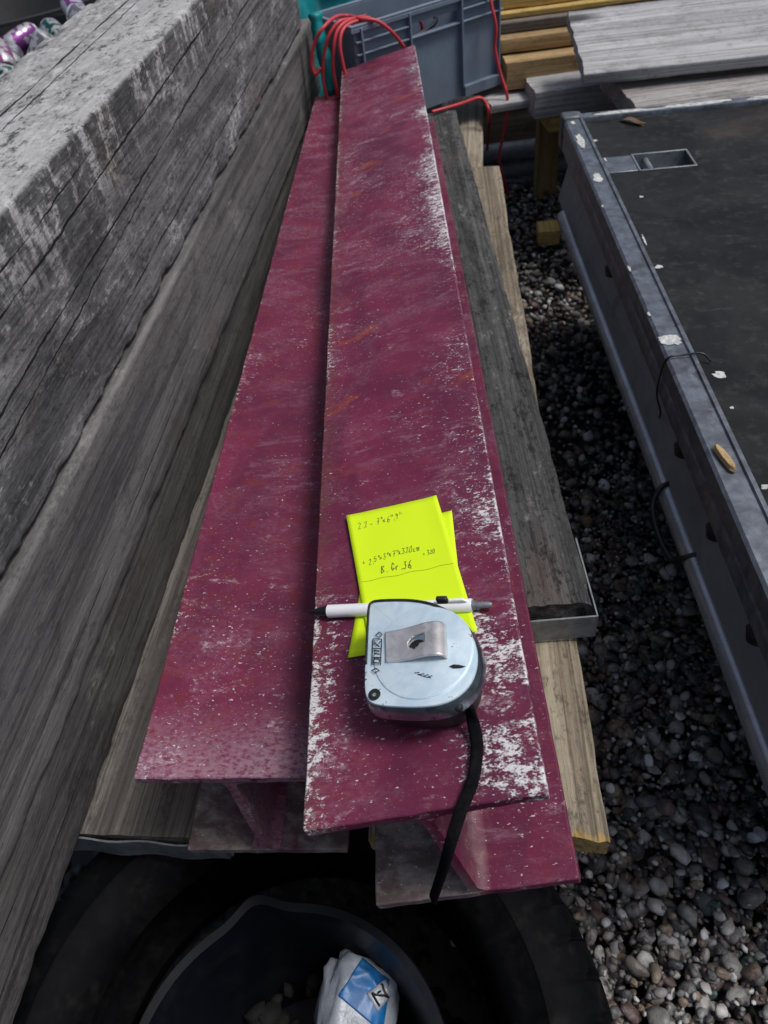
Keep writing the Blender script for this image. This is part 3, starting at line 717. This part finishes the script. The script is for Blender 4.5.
# black rim along the far edge and the right-hand side, chrome shoulder on the near side is left bare
def rimstrip(i0, i1, d0, d1, z0, z1, mat, name):
    n = len(face); A = off(face, sgn*d0); B = off(face, sgn*d1); idx = [(i0+k) % n for k in range((i1-i0) % n+1)]
    vs = []; fs = []
    for i in idx: vs += [(*A[i], z1), (*B[i], (z0+z1)/2+.003), (*B[i], z0)]
    for k in range(len(idx)-1):
        for q in range(2): fs.append((k*3+q, k*3+q+1, k*3+4+q, k*3+3+q))
    mm = MB(); mm.add(vs, fs); o = mm.build(name, mat, e, smooth=True); s = o.modifiers.new('solid', 'SOLIDIFY'); s.thickness = .0016; s.offset = 0
n_ = len(face)
rimstrip(n_-16, int(n_*6.6/26), -.0004, .0026, .006, TZ+.0008, M['tape_black'], 'rubber_rim')
def lp(a, b, z): p = lb(350+a/5.12, 590+b/5.12, z); return Vector((p.x-tc0.x, p.y-tc0.y, z))
# round face plate on the shell
ctr = lp(375, 315, TZ)
m = MB(); N = 72; rad_ = (lp(375, 560, TZ)-ctr).length
m.lathe([(0, TZ+.0012), (rad_*.97, TZ+.0012), (rad_*.995, TZ+.0009), (rad_, TZ+.0002), (rad_, TZ-.001)], N)
fp = m.build('face_plate', M['chrome'], e, smooth='auto'); fp.location = (ctr.x, ctr.y, 0)
fp.scale = (.96, 1, 1)
# belt clip
c1, c2, c3, c4 = lp(185, 228, TZ), lp(440, 196, TZ), lp(447, 366, TZ), lp(190, 380, TZ)
def clipf(u, v):
    if u < .86: q = u/.86; p = c1.lerp(c2, q).lerp(c4.lerp(c3, q), v); p.z = TZ+.0022+.0055*min(1, q*1.25)**1.3-.0010*math.sin(q*3)
    else:
        q = (u-.86)/.14; p = c2.lerp(c3, v)+(c2-c1).normalized()*(.0065*math.sin(q*math.pi*.5)); p.z = TZ+.0075-.0062*(1-math.cos(q*math.pi*.5))
    return p
vs = []; fs = []; NU, NV = 44, 22
for i in range(NU+1):
    for j in range(NV+1): vs.append(clipf(i/NU, j/NV))
for i in range(NU):
    for j in range(NV):
        u, v = (i+.5)/NU, (j+.5)/NV
        if ((u-.51)/.105)**2+((v-.54)/.18)**2 < 1 or (abs(u-.60)<.10 and abs(v-.45) < .13): continue
        fs.append((i*(NV+1)+j, (i+1)*(NV+1)+j, (i+1)*(NV+1)+j+1, i*(NV+1)+j+1))
m = MB(); m.add(vs, fs); o = m.build('belt_clip', M['clip'], e, smooth='auto'); s = o.modifiers.new('solid', 'SOLIDIFY'); s.thickness = .0016; s.offset = 0
# black disc put in to darken the clip hole, corner screw, wear gouge, marks
sc1 = lp(350, 300, TZ); m = MB(); m.lathe([(0, .0), (.0012, .0), (.0016, .0008), (.0048, .0010), (.0056, .0006), (.0056, -.001)], 24); o = m.build('clip_hole_dark', M['plastic_black'], e, smooth='auto'); o.location = sc1+Vector((0, 0, .0014))
sc2 = lp(128, 540, TZ-.001); m = MB(); m.lathe([(0, -.0002), (.0013, -.0002), (.0016, .0006), (.0028, .0007), (.0032, .0002), (.0040, .0003), (.0040, -.003)], 24); o = m.build('corner_screw', M['tape_black'], e, smooth='auto'); o.location = sc2+Vector((0, 0, .0012))
m = MB(); zt = TZ+.0014
def line3(pts, r=.00035, z=zt): m.tube([lp(a, b, z) for a, b in pts], r, 5)
g1 = [lp(a, b, zt) for a, b in ((508, 392), (530, 382), (560, 384), (592, 392), (570, 400), (530, 402))]
m.add(g1+[p+Vector((0, 0, .0003)) for p in g1], [tuple(range(6)), tuple(range(6, 12))]+[(k, (k+1) % 6, 6+(k+1) % 6, 6+k) for k in range(6)])
line3([(150, 215), (165, 228), (150, 242), (130, 232), (150, 215)]); line3([(118, 250), (162, 252), (156, 384), (112, 382), (118, 250)]); line3([(116, 300), (159, 300)]); line3([(114, 345), (157, 346)])
line3([(124, 262), (140, 285), (156, 262)]); line3([(126, 270), (150, 290)]); line3([(122, 310), (152, 312), (124, 326), (152, 328)], .0005); line3([(122, 352), (150, 354), (150, 374), (122, 372), (122, 352)], .0005); line3([(132, 400), (150, 412), (128, 424), (110, 412), (132, 400)])
line3([(330, 425), (355, 422), (350, 434), (380, 428), (378, 442), (400, 432), (402, 446), (422, 438)], .0003); line3([(345, 432), (390, 446), (415, 450)], .00025)
m.build('stamped_marks', M['tape_black'], e)
m = MB(); gb = lp(560, 600, .016); m.tube([lp(552, 592, .034), lp(556, 602, .030), lp(560, 610, .026)], .003, 10); m.build('lanyard_eye', M['tape_black'], e, smooth=True)
m = MB(); m.box((-.004, -.002, -.004), (.004, .0015, .002), Matrix.Translation(lp(470, 45, TZ-.001)) @ Matrix.Rotation(R(-12), 4, 'Z')); m.build('lock_slider', M['tape_black'], e, bevel=.0012)

# wrist strap
fy = (ROT_R.to_3x3() @ Vector((0, 1, 0)))
S = [MR @ lb(469, 706, .024), MR @ lb(473, 722, .010), MR @ lb(477, 745, .0045), MR @ lb(474, 775, .0045), MR @ lb(467, 796, .0050), MR @ lb(460, 813, .0062)]
pe = S[-1]
for px, py, dy in ((452, 838, .012), (444, 866, .020), (433, 899, .026)): S.append(on_y(px, py, pe.y-dy))
C_ = catmull(S, 8); m = MB(); vs = []; fs = []
for i, p in enumerate(C_):
    tn = (C_[min(i+1, len(C_)-1)]-C_[max(i-1, 0)]).normalized(); sd = tn.cross(NR).normalized(); up = sd.cross(tn).normalized()
    hw = .0040*(.8+.2*min(1, i/8)); N8 = 12
    for k in range(N8):
        q = 2*math.pi*k/N8; bl_ = 1-.28*math.exp(-((math.cos(q))/.35)**2)
        vs.append(p+sd*hw*math.cos(q)+up*.0021*math.sin(q)*bl_)
for i in range(len(C_)-1):
    for k in range(N8): fs.append((i*N8+k, i*N8+(k+1) % N8, (i+1)*N8+(k+1) % N8, (i+1)*N8+k))
fs.append(tuple(range(N8))); fs.append(tuple((len(C_)-1)*N8+k for k in range(N8)))
m.add(vs, fs); tag(m.build('wrist_strap', M['strap'], None, smooth=True), 'flat black cord strap hanging from the tape over the beam end', 'strap')

# ================================================================== TRAILER on the right
ZD = .42; O_T = on(560, 115, ZD)+Vector((.003, 0, 0)); RT = rotm(-5.8); MT = Matrix.Translation(O_T) @ RT; MTi = MT.inverted()
LT, WT, FW = 1.19, 1.15, .031
tr = empty('flatbed_trailer', O_T, RT, 'flatbed trailer with black plywood deck and aluminium edge beside the gravel', 'trailer')
def lt(px, py, z=0): return MTi @ on(px, py, ZD+z)
def splash(mb, c, rx, ry, z, rot=0, n=26, seed=0, h=.0006):
    poly = []
    for k in range(n):
        q = 2*math.pi*k/n; rr = 1+.55*noise.noise(Vector((math.cos(q)*1.6, math.sin(q)*1.6, seed*3.1)))+.35*noise.noise(Vector((math.cos(q)*4, math.sin(q)*4, seed*1.7)))
        x, y = rx*rr*math.cos(q), ry*rr*math.sin(q); poly.append((c[0]+x*math.cos(rot)-y*math.sin(rot), c[1]+x*math.sin(rot)+y*math.cos(rot)))
    mb.prism(poly, z, z+h)
# deck board, with a hole for the lashing pocket
pk = [lt(592, 156), lt(686, 148), lt(686, 163), lt(598, 172)]
px0, px1 = pk[0].x, pk[1].x; py1, py0 = (pk[0].y+pk[1].y)/2, (pk[2].y+pk[3].y)/2
zt_ = -.005
m = MB()
for lo, hi in (((FW, -LT, zt_-.015), (px0, -FW, zt_)), ((px1, -LT, zt_-.015), (WT-FW, -FW, zt_)), ((px0, py1, zt_-.015), (px1, -FW, zt_)), ((px0, -LT, zt_-.015), (px1, py0, zt_))): m.box(lo, hi)
m.cur = 1
for i, (px, py, rx, ry) in enumerate(((659, 267, .006, .0035), (719, 375, .007, .0055), (594, 141, .006, .0035), (642, 291, .0022, .0018), (732, 408, .002, .002), (765, 487, .004, .003), (641, 197, .003, .002))): splash(m, lt(px, py, zt_), rx, ry, zt_, .3, seed=i)
m.build('deck_board', [M['ply'], M['white_paint']], tr)
# pocket: tray, plate and bar
m = MB(); d_ = .022
xm = px0+(px1-px0)*.44
m.box((xm, py0, zt_-d_-.002), (px1, py1, zt_-d_)); th = .003
for lo, hi in (((xm-th, py0-th, zt_-d_), (px1+th, py0+.0005, zt_+.002)), ((xm-th, py1-.0005, zt_-d_), (px1+th, py1+th, zt_+.002)), ((xm-th, py0, zt_-d_), (xm, py1, zt_+.002)), ((px1, py0, zt_-d_), (px1+th, py1, zt_+.002))): m.box(lo, hi)
rec = m.build('lashing_pocket', M['galv'], tr, bevel=.0006)
m = MB(); m.box((px0, py0, zt_-.004), (xm-th-.0005, py1, zt_+.0015)); m.build('pocket_plate', M['alu'], rec, bevel=.001)
m = MB(); m.tube([((xm+px1)/2-.02, py0, zt_-.009), ((xm+px1)/2-.02, py1, zt_-.009)], .005, 12); m.build('lashing_bar', M['galv'], rec, smooth='auto')
# edge profile
prof = [(0, -.050), (0, -.030), (.0015, -.028), (.0015, -.026), (0, -.024), (0, -.003), (.002, -.001), (.003, 0), (.025, 0), (.0262, .0030), (.0305, .0030), (.031, .002), (.031, -.020), (.030, -.022), (.030, -.050)]
m = MB(); m.extr(prof, -LT, -.001)
Mx = Matrix.Rotation(R(-90), 4, 'Z'); m.extr([(x, z) for x, z in prof], .032, WT, Matrix.Rotation(R(-90), 4, 'Z'))
m.box((.0005, -LT-.031, -.05), (WT, -LT-.0008, -.0008))
m.cur = 1
for i, (p, q, rx, ry, n_r) in enumerate((((575, 142), 0, .006, .030, 0), ((592, 179), 0, .007, .016, 0), ((671, 340), 0, .011, .010, 0), ((565, 124), 0, .004, .007, 0))): c_ = lt(*p); splash(m, (min(max(c_.x, .012), .022), c_.y), rx, ry, .0003, 0, seed=i+9)
for i in range(46):                                                       # flaking white along the far edge
    c_ = (.06+WT*.8*random.random(), -.0155+random.gauss(0, .003)); splash(m, c_, random.uniform(.014, .034), random.uniform(.004, .007), .0003+.00003*i, 0, seed=i+30)
for i in range(5): splash(m, (random.choice((.0015, .036)), -random.uniform(.02, .9)), .0013, random.uniform(.004, .012), .0034 if False else .0004, 0, seed=i+90)
m.build('edge_frame', [M['alu'], M['white_paint']], tr, bevel=.0007)
m = MB(); m.box((-.003, -.026, -.052), (.029, .004, .0042)); m.build('corner_cap', M['alu_side'], tr, bevel=.005, seg=3)
m = MB(); P_ = [(.026, -.052), (.029, -.052), (.006, -.148), (.003, -.148)]; m.extr(P_, -LT, -.004)
m.v = [(x+(.0155*(-y/LT) if z < -.1 else 0), y, z) for x, y, z in m.v]; m.build('side_panel', M['panel'], tr)
m = MB(); m.tube([(.0205, -LT, -.157), (.0122, -LT*.5, -.157), (.005, -.06, -.157)], .0125, 24); m.build('bottom_rail', M['tube'], tr, smooth='auto')
m = MB(); m.extr([(.034, -.172), (1.1, -.172), (1.1, -.34), (.09, -.34), (.050, -.25)], -LT, -.03); m.build('chassis', M['chassis'], tr)
m = MB(); m.extr([(.038, -.10), (1.1, -.10), (1.1, -.171), (.038, -.171)], -LT, -.012); m.build('subframe', M['chassis'], tr)
for yy in (-.06, -1.12):
    for xx in (.12, 1.0):
        m = MB(); m.box((xx, yy-.05, -.41), (xx+.06, yy+.0, -.341)); m.build('support_leg', M['chassis'], tr, bevel=.003)
for px, py in ((616, 282), (690, 452), (722, 538), (764, 640)):
    c_ = MTi @ on_plane(px, py, O_T+RT.to_3x3() @ Vector((.02, 0, 0)), RT.to_3x3() @ Vector((1, 0, 0)))
    m = MB(); m.tube([(.028, c_.y, -.050), (.020, c_.y, -.060), (.012, c_.y, -.070), (.010, c_.y-.002, -.078)], [.010, .011, .012, .007], 14); m.build('rope_hook', M['plastic_black'], tr, smooth='auto')
# black ties on rail and frame
def tie(pts, r, label):
    m = MB(); m.tube(catmull([MT @ Vector(p) for p in pts], 7), r, 8); tag(m.build('cable_tie', M['plastic_black'], None, smooth=True), label, 'tie', 'black ties on the trailer side')
y1_ = (MTi @ on_plane(658, 478, O_T, RT.to_3x3() @ Vector((1, 0, 0)))).y; y2_ = (MTi @ on_plane(684, 543, O_T, RT.to_3x3() @ Vector((1, 0, 0)))).y
tie([(0.0230, y1_, -.142), (0.0050, y1_-.004, -.146), (-0.0070, y1_-.02, -.158), (-0.0090, (y1_+y2_)/2, -.166), (-0.0050, y2_+.01, -.164), (0.0030, y2_, -.152), (0.0190, y2_-.002, -.142)], .0032, 'thick black tie looped round the lower trailer rail')
yt = lt(692, 357).y
tie([(.046, yt-.008, -.002), (.036, yt-.002, .0055), (.016, yt, .0035), (.001, yt, .001), (-.0025, yt+.002, -.020), (-.002, yt+.003, -.05), (.010, yt+.012, -.085), (.016, yt+.03, -.11)], .0011, 'thin black tie over the aluminium trailer edge')
# wood chip and leaf
c_ = on(725, 459, ZD+.003); m = MB(); Q = []
for k in range(18):
    q = 2*math.pi*k/18; rr = 1+.3*noise.noise(Vector((math.cos(q)*2, math.sin(q)*2, 5))); Q.append((.0046*rr*math.cos(q), .020*rr*math.sin(q)))
m.prism(Q, .0, .004, None, [(x*.7, y*.85) for x, y in Q]); tag(m.build('wood_chip', M['brown'], None, Matrix.Translation(c_) @ rotm(6), smooth='auto'), 'small tan wood chip lying on the aluminium trailer edge', 'wood chip')
c_ = on(632, 123, ZD-.004)
def leaf(u, v):
    wv = math.sin(math.pi*min(1, max(0, u)))**.8*.009; return c_+Vector(((u-.5)*.026+.008*(v-.5), -(u-.5)*.034+(v-.5)*2*wv*.6, .001+.006*abs(v-.5)*2*u+.003*math.sin(u*5)))
t = NT('leaf_brown'); M['leaf'] = t.done(t.mix(t.noise(200, 4, .6), (.09, .05, .03), (.2, .11, .06)), .8)
tag(sheet('dry_leaf', leaf, 12, 6, M['leaf'], None, .0006), 'tiny curled brown dead leaf on the black trailer deck', 'leaf')

# ================================================================== FAR LUMBER
rx = rotm(-90)          # local Y runs to world +x
def across(name, x0, x1, y, z, W, T, mat, label, yaw=0, tilt=0, seed=0, group='sawn timber piled behind the crate', **kw):
    """board running to the right, near long edge at y, underside at z"""
    r = rotm(-90+yaw) @ Matrix.Rotation(R(tilt), 4, 'Y')
    o = Vector((x0, y, z))+(r.to_3x3() @ Vector((-W/2, 0, 0)))
    return lumber(name, W, T, x1-x0, mat, o, r, label, 'timber', group, seed=seed, **kw)
across('wooden_plank', .36, .80, 1.80, .29, .09, .018, M['board_silver'], 'short pale grey plank lying under the yellow timber pile', 4, 0, 20)
across('wooden_batten', .405, 1.9, 1.85, .316, .10, .058, M['brown'], 'thickest brown timber at the foot of the yellow pile', -1, 0, 21)
across('wooden_batten', .402, 1.9, 1.895, .378, .11, .030, M['brown'], 'brown batten second from the bottom of the yellow pile', -1.5, 0, 22)
across('wooden_batten', .388, 1.9, 1.925, .4095, .11, .022, M['greybrown'], 'grey-brown weathered batten in the middle of the yellow pile', -2, 0, 23)
across('wooden_batten', .388, 1.9, 1.945, .4325, .11, .013, M['yellow'], 'thin bright yellow batten below the top of the pile', -2, 0, 24)
across('wooden_batten', .388, 1.9, 1.965, .447, .12, .026, M['yellow'], 'bright yellow batten near the top of the pile behind crate', -2.5, 0, 25)
across('wooden_batten', .388, 1.9, 2.01, .474, .12, .022, M['greybrown'], 'grey batten topmost on the yellow pile at the photo edge', -2.5, 0, 26)
gb0 = on(580, 85, .395); yfar = 1.86
across('wide_board', gb0.x+.008, 2.0, gb0.y, .392, .225, .023, M['board_silver'], 'wide silver-grey weathered board on top beside the trailer far edge', -5, 14, 27, 'grey boards beyond the trailer', ds=.01, dl=.02, rad=.002, cracks=[('T', .05, .07, .1, .9, .003, .003)])
across('wooden_plank', .575, 2.0, 1.47, .342, .25, .036, M['board_silver2'], 'lower brownish-grey plank between wide silver board and trailer', 0, 0, 28, 'grey boards beyond the trailer')
bk = on(536, 86, .345); across('wooden_block', bk.x-.005, bk.x+.42, bk.y-.02, .283, .13, .055, M['board_silver'], 'pale grey offcut wedged under the end of the wide silver board', 0, 0, 29, 'grey boards beyond the trailer')
bk = on(548, 103, .300); across('wooden_block', bk.x, bk.x+.40, bk.y-.02, .243, .12, .056, M['yellow'], 'tan yellow offcut under the grey boards at the trailer corner', 0, 0, 30, 'grey boards beyond the trailer')
across('bearer_or_backing', .25, 1.9, 2.16, .0, .12, .31, M['greybrown'], 'deep dark backing timber added behind the pipes to darken the gap', 0, 0, 33)  # added backing that keeps the gap behind the pipes dark
# upright post, block on gravel
b0 = on(533, 195, .0); lumber('wooden_post', .056, .03, .20, M['brown'], (b0.x+.026, b0.y, .0), rotm(3) @ Matrix.Rotation(R(90), 4, 'X'), 'short brown board standing upright on the gravel by pipes', 'post', seed=31)
b0 = on(549, 242, .02); lumber('wooden_block', .05, .035, .055, M['yellow'], (b0.x, b0.y, .012), rotm(-8), 'small square tan wood block lying alone on the gravel', 'block', seed=32)
for i, (py, z, r_) in enumerate(((150, .125, .024), (169, .075, .022), (184, .03, .020))):
    p = on_y(512, py, 2.08); m = MB(); m.tube([(p.x-.30, 2.09+.01*i, p.z), (p.x+.45, 2.05+.01*i, p.z)], r_, 24); m.tube([(p.x-.3005, 2.09+.01*i, p.z), (p.x-.3, 2.09+.01*i, p.z)], r_*.8, 24)
    tag(m.build('steel_pipe', M['pipe'], None, smooth='auto'), ('dark steel pipe at the top of the three by the post', 'middle dark steel pipe of the three by the post', 'lowest dark steel pipe of the three on the gravel')[i], 'pipe', 'dark pipes behind the gravel strip')

# ================================================================== GREY CRATE
ex = Vector((.876, .483, 0)).normalized(); ey = Vector((-.483, .876, 0)).normalized()
base = Vector((.398, 1.887, .325))-ex*.375
MC = Matrix(((ex.x, ey.x, 0, base.x), (ex.y, ey.y, 0, base.y), (0, 0, 1, base.z), (0, 0, 0, 1)))
cr_ = empty('plastic_crate', base, MC.to_3x3().to_4x4(), 'blue-grey plastic crate with hand hole, red cable over its rim', 'crate')
CW, CDp, CH, tk = .375, .14, .193, .003
def cl(px, py): p = MC.inverted() @ on_plane(px, py, base, ey); return p
hx0, hx1, hz0, hz1 = .134, .258, .147, .168
m = MB(); f0, f1 = .0, tk
m.box((.0, f0, 0), (hx0, f1, CH)); m.box((hx1, f0, 0), (CW, f1, CH)); m.box((hx0, f0, 0), (hx1, f1, hz0)); m.box((hx0, f0, hz1), (hx1, f1, CH))
m.build('front_wall', M['crate'], cr_)
m = MB(); m.box((0, CDp-tk, 0), (CW, CDp, CH)); m.build('back_wall', M['crate'], cr_)
for x in (0, CW-tk):
    m = MB(); m.box((x, tk, 0), (x+tk, CDp-tk, CH)); m.build('side_wall', M['crate'], cr_)
m = MB(); m.box((tk, tk, .0), (CW-tk, CDp-tk, .004)); m.build('crate_floor', M['crate'], cr_)
m = MB(); ow = .009
for lo, hi in (((-ow, -ow, CH), (CW+ow, .0, CH+.004)), ((-ow, CDp, CH), (CW+ow, CDp+ow, CH+.004)), ((-ow, 0, CH), (0, CDp, CH+.004)), ((CW, 0, CH), (CW+ow, CDp, CH+.004))): m.box(lo, hi)
for lo, hi in (((-ow, -ow, CH-.009), (CW+ow, -ow+.003, CH-.0005)), ((-ow, CDp+ow-.003, CH-.009), (CW+ow, CDp+ow, CH-.0005)), ((-ow, -ow+.003, CH-.009), (-ow+.003, CDp+ow-.003, CH-.0005)), ((CW+ow-.003, -ow+.003, CH-.009), (CW+ow, CDp+ow-.003, CH-.0005))): m.box(lo, hi)
m.build('rim', M['crate'], cr_, bevel=.001)
m = MB()
for xx in (.012, hx0-.006, hx1+.002, CW-.014): m.box((xx, -.012, .02), (xx+.004, -.0003, CH-.002))
for (xa, xb) in ((.0, hx0-.007), (hx1+.007, CW)):
    for zz in (CH-.027, CH-.049): m.box((xa, -.010, zz), (xb, -.0003, zz+.003))
m.box((hx1+.0065, -.013, .0), (CW+.004, -.0003, .022)); m.box((hx0-.002, -.008, hz0-.004), (hx1+.0015, -.0003, hz0-.0005))
m.build('stiffening_ribs', M['crate'], cr_, bevel=.0008)
# a bundle inside so that the hand hole shows cable
def cable(pts, label, r=.0035):
    m = MB(); m.tube(catmull(pts, 10), r, 10); return tag(m.build('red_cable', M['red'], None, smooth=True), label, 'cable', 'red cable in and around the crate')
rimz = base.z+CH+.006
def oy(px, py, y): return on_y(px, py, y)
yA = 1.70
cable([oy(404, 47, 1.735), oy(392, 32, 1.72), oy(377, 21, 1.715), oy(362, 19, 1.72), oy(349, 16, 1.76), oy(336, 17, 1.74), oy(324, 27, yA), oy(315, 42, yA), oy(311, 62, yA), oy(315, 74, yA), oy(321, 68, yA)], 'red cable loop arching widest over the crate left corner')
cable([oy(370, 18, 1.75), oy(352, 19, 1.73), oy(339, 22, 1.71), oy(330, 34, yA), oy(325, 50, yA), oy(323, 70, yA), oy(324, 85, yA), oy(328, 102, yA)], 'red cable strand hanging at left beside the teal sheet')
cable([oy(366, 16, 1.76), oy(348, 21, 1.72), oy(338, 30, 1.70), oy(334, 45, 1.69), oy(333, 65, 1.69), oy(335, 82, 1.69), oy(339, 98, 1.69)], 'red cable strand hanging second from the beam corner')
cable([oy(372, 20, 1.74), oy(354, 22, 1.72), oy(343, 30, 1.70), oy(340, 44, 1.685), oy(342, 60, 1.68), oy(346, 78, 1.68)], 'red cable strand hanging closest to the beam corner')
cable([MC @ Vector((hx0+.01, .05, hz0+.03)), MC @ Vector((hx0+.04, .03, hz0+.022)), MC @ Vector((hx0+.06, .04, hz0-.01)), MC @ Vector((hx0+.07, .08, hz0-.06))], 'red cable inside the crate behind the hand hole')
m = MB(); m.tube(catmull([MC @ Vector((.06+.10*math.cos(q*.9)+.09, .07+.045*math.sin(q*.9), .05+.007*q)) for q in range(20)], 6), .0045, 8); tag(m.build('black_cable', M['plastic_black'], None, smooth=True), 'coil of black cable lying inside the grey-blue crate', 'cable')
pr_ = MC @ Vector((CW-.03, -.018, CH+.006))
cable([MC @ Vector((CW-.09, .12, CH-.03)), MC @ Vector((CW-.06, .05, CH+.006)), oy(487, -8, 1.86), oy(492, 8, 1.845), oy(496, 28, 1.84), oy(495, 48, 1.84), oy(500, 72, 1.835), oy(507, 95, 1.82), oy(507, 115, 1.82), oy(502, 140, 1.83), oy(499, 160, 1.84), oy(504, 180, 1.86), oy(508, 195, 1.9)], 'red cable dangling from the crate right corner towards the gravel')
zc = .329
cable([on(432, 112, zc), on(450, 107, zc), on(466, 102, zc-.004), on(478, 98, zc-.006), on(485, 101, zc-.012), on(489, 112, zc-.03), on(489, 128, zc-.09), on(487, 150, zc-.2)], 'red cable lying along the front foot of the crate')

# teal sheet crumpled behind the timber end
def teal(u, v):
    x = -.30+.42*u; y = 2.02+.06*u+.28*max(0, v-.45); z = .10+.46*min(1, v*1.6)+.05*max(0, v-.6)
    q = Vector((u*6, v*5, 3)); return Vector((x+.035*noise.noise(q), y+.05*noise.noise(q+Vector((9, 0, 0)))+.02*noise.noise(q*2.6), z+.04*noise.noise(q+Vector((0, 7, 0)))))
tag(sheet('tarpaulin', teal, 40, 40, M['teal'], None, .0012), 'crumpled teal tarpaulin behind the end of the timber stack', 'tarpaulin')
m = MB(); P_ = [oy(315, 13, 1.745), oy(319, 35, 1.735), oy(325, 60, 1.725), oy(330, 92, 1.72)]
Cc = catmull(P_, 6); vs = []; fs = []
for i, p in enumerate(Cc):
    w_ = .013+.004*noise.noise(Vector((i*.5, 0, 0))); vs += [p+Vector((-w_, .0, 0)), p+Vector((0, -.012, 0)), p+Vector((w_, .004, 0)), p+Vector((0, .010, 0))]
for i in range(len(Cc)-1):
    for k in range(4): fs.append((i*4+k, i*4+(k+1) % 4, i*4+4+(k+1) % 4, i*4+4+k))
fs += [(0, 1, 2, 3), tuple(len(Cc)*4-4+k for k in (3, 2, 1, 0))]
m.add(vs, fs); tag(m.build('tarpaulin_fold', M['teal'], None, smooth=True), 'narrow twisted teal strip hanging between timber stack and crate', 'tarpaulin')

# ================================================================== BIN WITH CANS, top left
bz = .36; rA, rB, rC = on(0, 36, bz), on(36, 19, bz), on(72, 12, bz)
bcx, bcy, br_ = rA.x+.30, rA.y-.12, .36
e = empty('plastic_tub', (rB.x+.10, rB.y-.33, 0), None, 'round black plastic tub full of empty cans behind the timber stack', 'tub')
m = MB(); m.lathe([(.24, .02), (.325, .355), (.328, .362), (.345, .362), (.347, .352), (.335, .350), (.252, .0), (.10, .0), (.10, .02)], 96); m.build('tub_shell', M['bucket'], e, smooth='auto')
e2 = empty('plastic_tub', (rB.x-.25, rB.y+.45, 0), None, 'second larger black tub standing farther back in the top left corner', 'tub')
m = MB(); m.lathe([(.30, .02), (.50, .36), (.505, .37), (.53, .37), (.53, .355), (.51, .352), (.33, .0), (.10, .0), (.10, .02)], 96); m.build('tub_shell', M['chassis'], e2, smooth='auto')
def can_mat(nm, c):
    t = NT(nm); x, y, z = t.xyz(); a = t.noise(45, 3, .5); mk_ = t.ss(a, .47, .53)
    col = t.mix(mk_, c, (.45, .45, .47)); col = t.mix(t.ss(z, .108, .110), col, (.7, .7, .72)); return t.done(col, .32, .45, t.bump(t.noise(30, 3, .5), .5, .003))
cmats = [can_mat('can_violet', (.20, .05, .24)), can_mat('can_green', (.004, .07, .05)), can_mat('can_silver', (.16, .16, .18)), can_mat('can_pink', (.30, .08, .22))]
def can_mesh(k):
    m = MB(); m.lathe([(.0, .006), (.020, .006), (.0235, .0), (.026, .003), (.033, .012), (.033, .100), (.029, .110), (.0265, .114), (.0265, .116), (.025, .116), (.0242, .111), (.0, .1105)], 40,
        lambda a, j, r, z: 1-.16*max(0, math.cos(a-k))*math.exp(-((z-.06)/.025)**2)); return m
cans = ((78, 14, 0, 60, 30, 'violet and silver drinks can standing tilted at the far edge of the tub'), (20, 40, 0, 80, -40, 'violet-topped drinks can in the middle of the tub heap'), (58, 36, 1, 75, 35, 'dark green drinks can lying in the tub beside the timber'),
        (12, 60, 2, 85, 10, 'scratched silver can facing end-on among the tub cans'), (40, 54, 2, 40, -70, 'bright silver can end nearest the timber in the tub'), (2, 58, 3, 70, 20, 'pinkish can at the left photo edge in the tub'), (90, 22, 2, 70, 60, 'silver can under the violet one at the tub far edge'), (2, 76, 1, 80, 60, 'dark green can lowest in the tub at photo edge'))
for i, (px, py, mi, tl, yw, lab) in enumerate(cans):
    p = on(px, py, .385 if py < 30 else .31+.012*(i % 3)); e = empty('drinks_can', p, rotm(yw, -tl) @ Matrix.Translation((0, 0, -.055)), lab, 'can', 'empty cans in the black tub')
    e.matrix_world = Matrix.Translation(p) @ rotm(yw, -tl) @ Matrix.Translation((0, 0, -.055)); cm = can_mesh(i)
    cm.build('can_body', cmats[mi], e, smooth='auto')
    m = MB(); m.tube([(0, -.004, .1125), (0, .008, .1125), (0, .014, .1120)], [.006, .007, .004], 10); m.build('ring_pull', M['galv'], e, smooth='auto')
cf = []
m = MB(); m.lathe([(0, .235), (.15, .24), (.287, .232)], 48, None, lambda a, j, r, z: .012*math.sin(a*5)*(r > .1)); tag(m.build('rubbish_sack', M['chassis'], None, Matrix.Translation((rB.x+.10, rB.y-.33, 0)), smooth=True), 'black rubbish sack lining under the cans in the tub', 'sack')
bpy.context.view_layer.update()
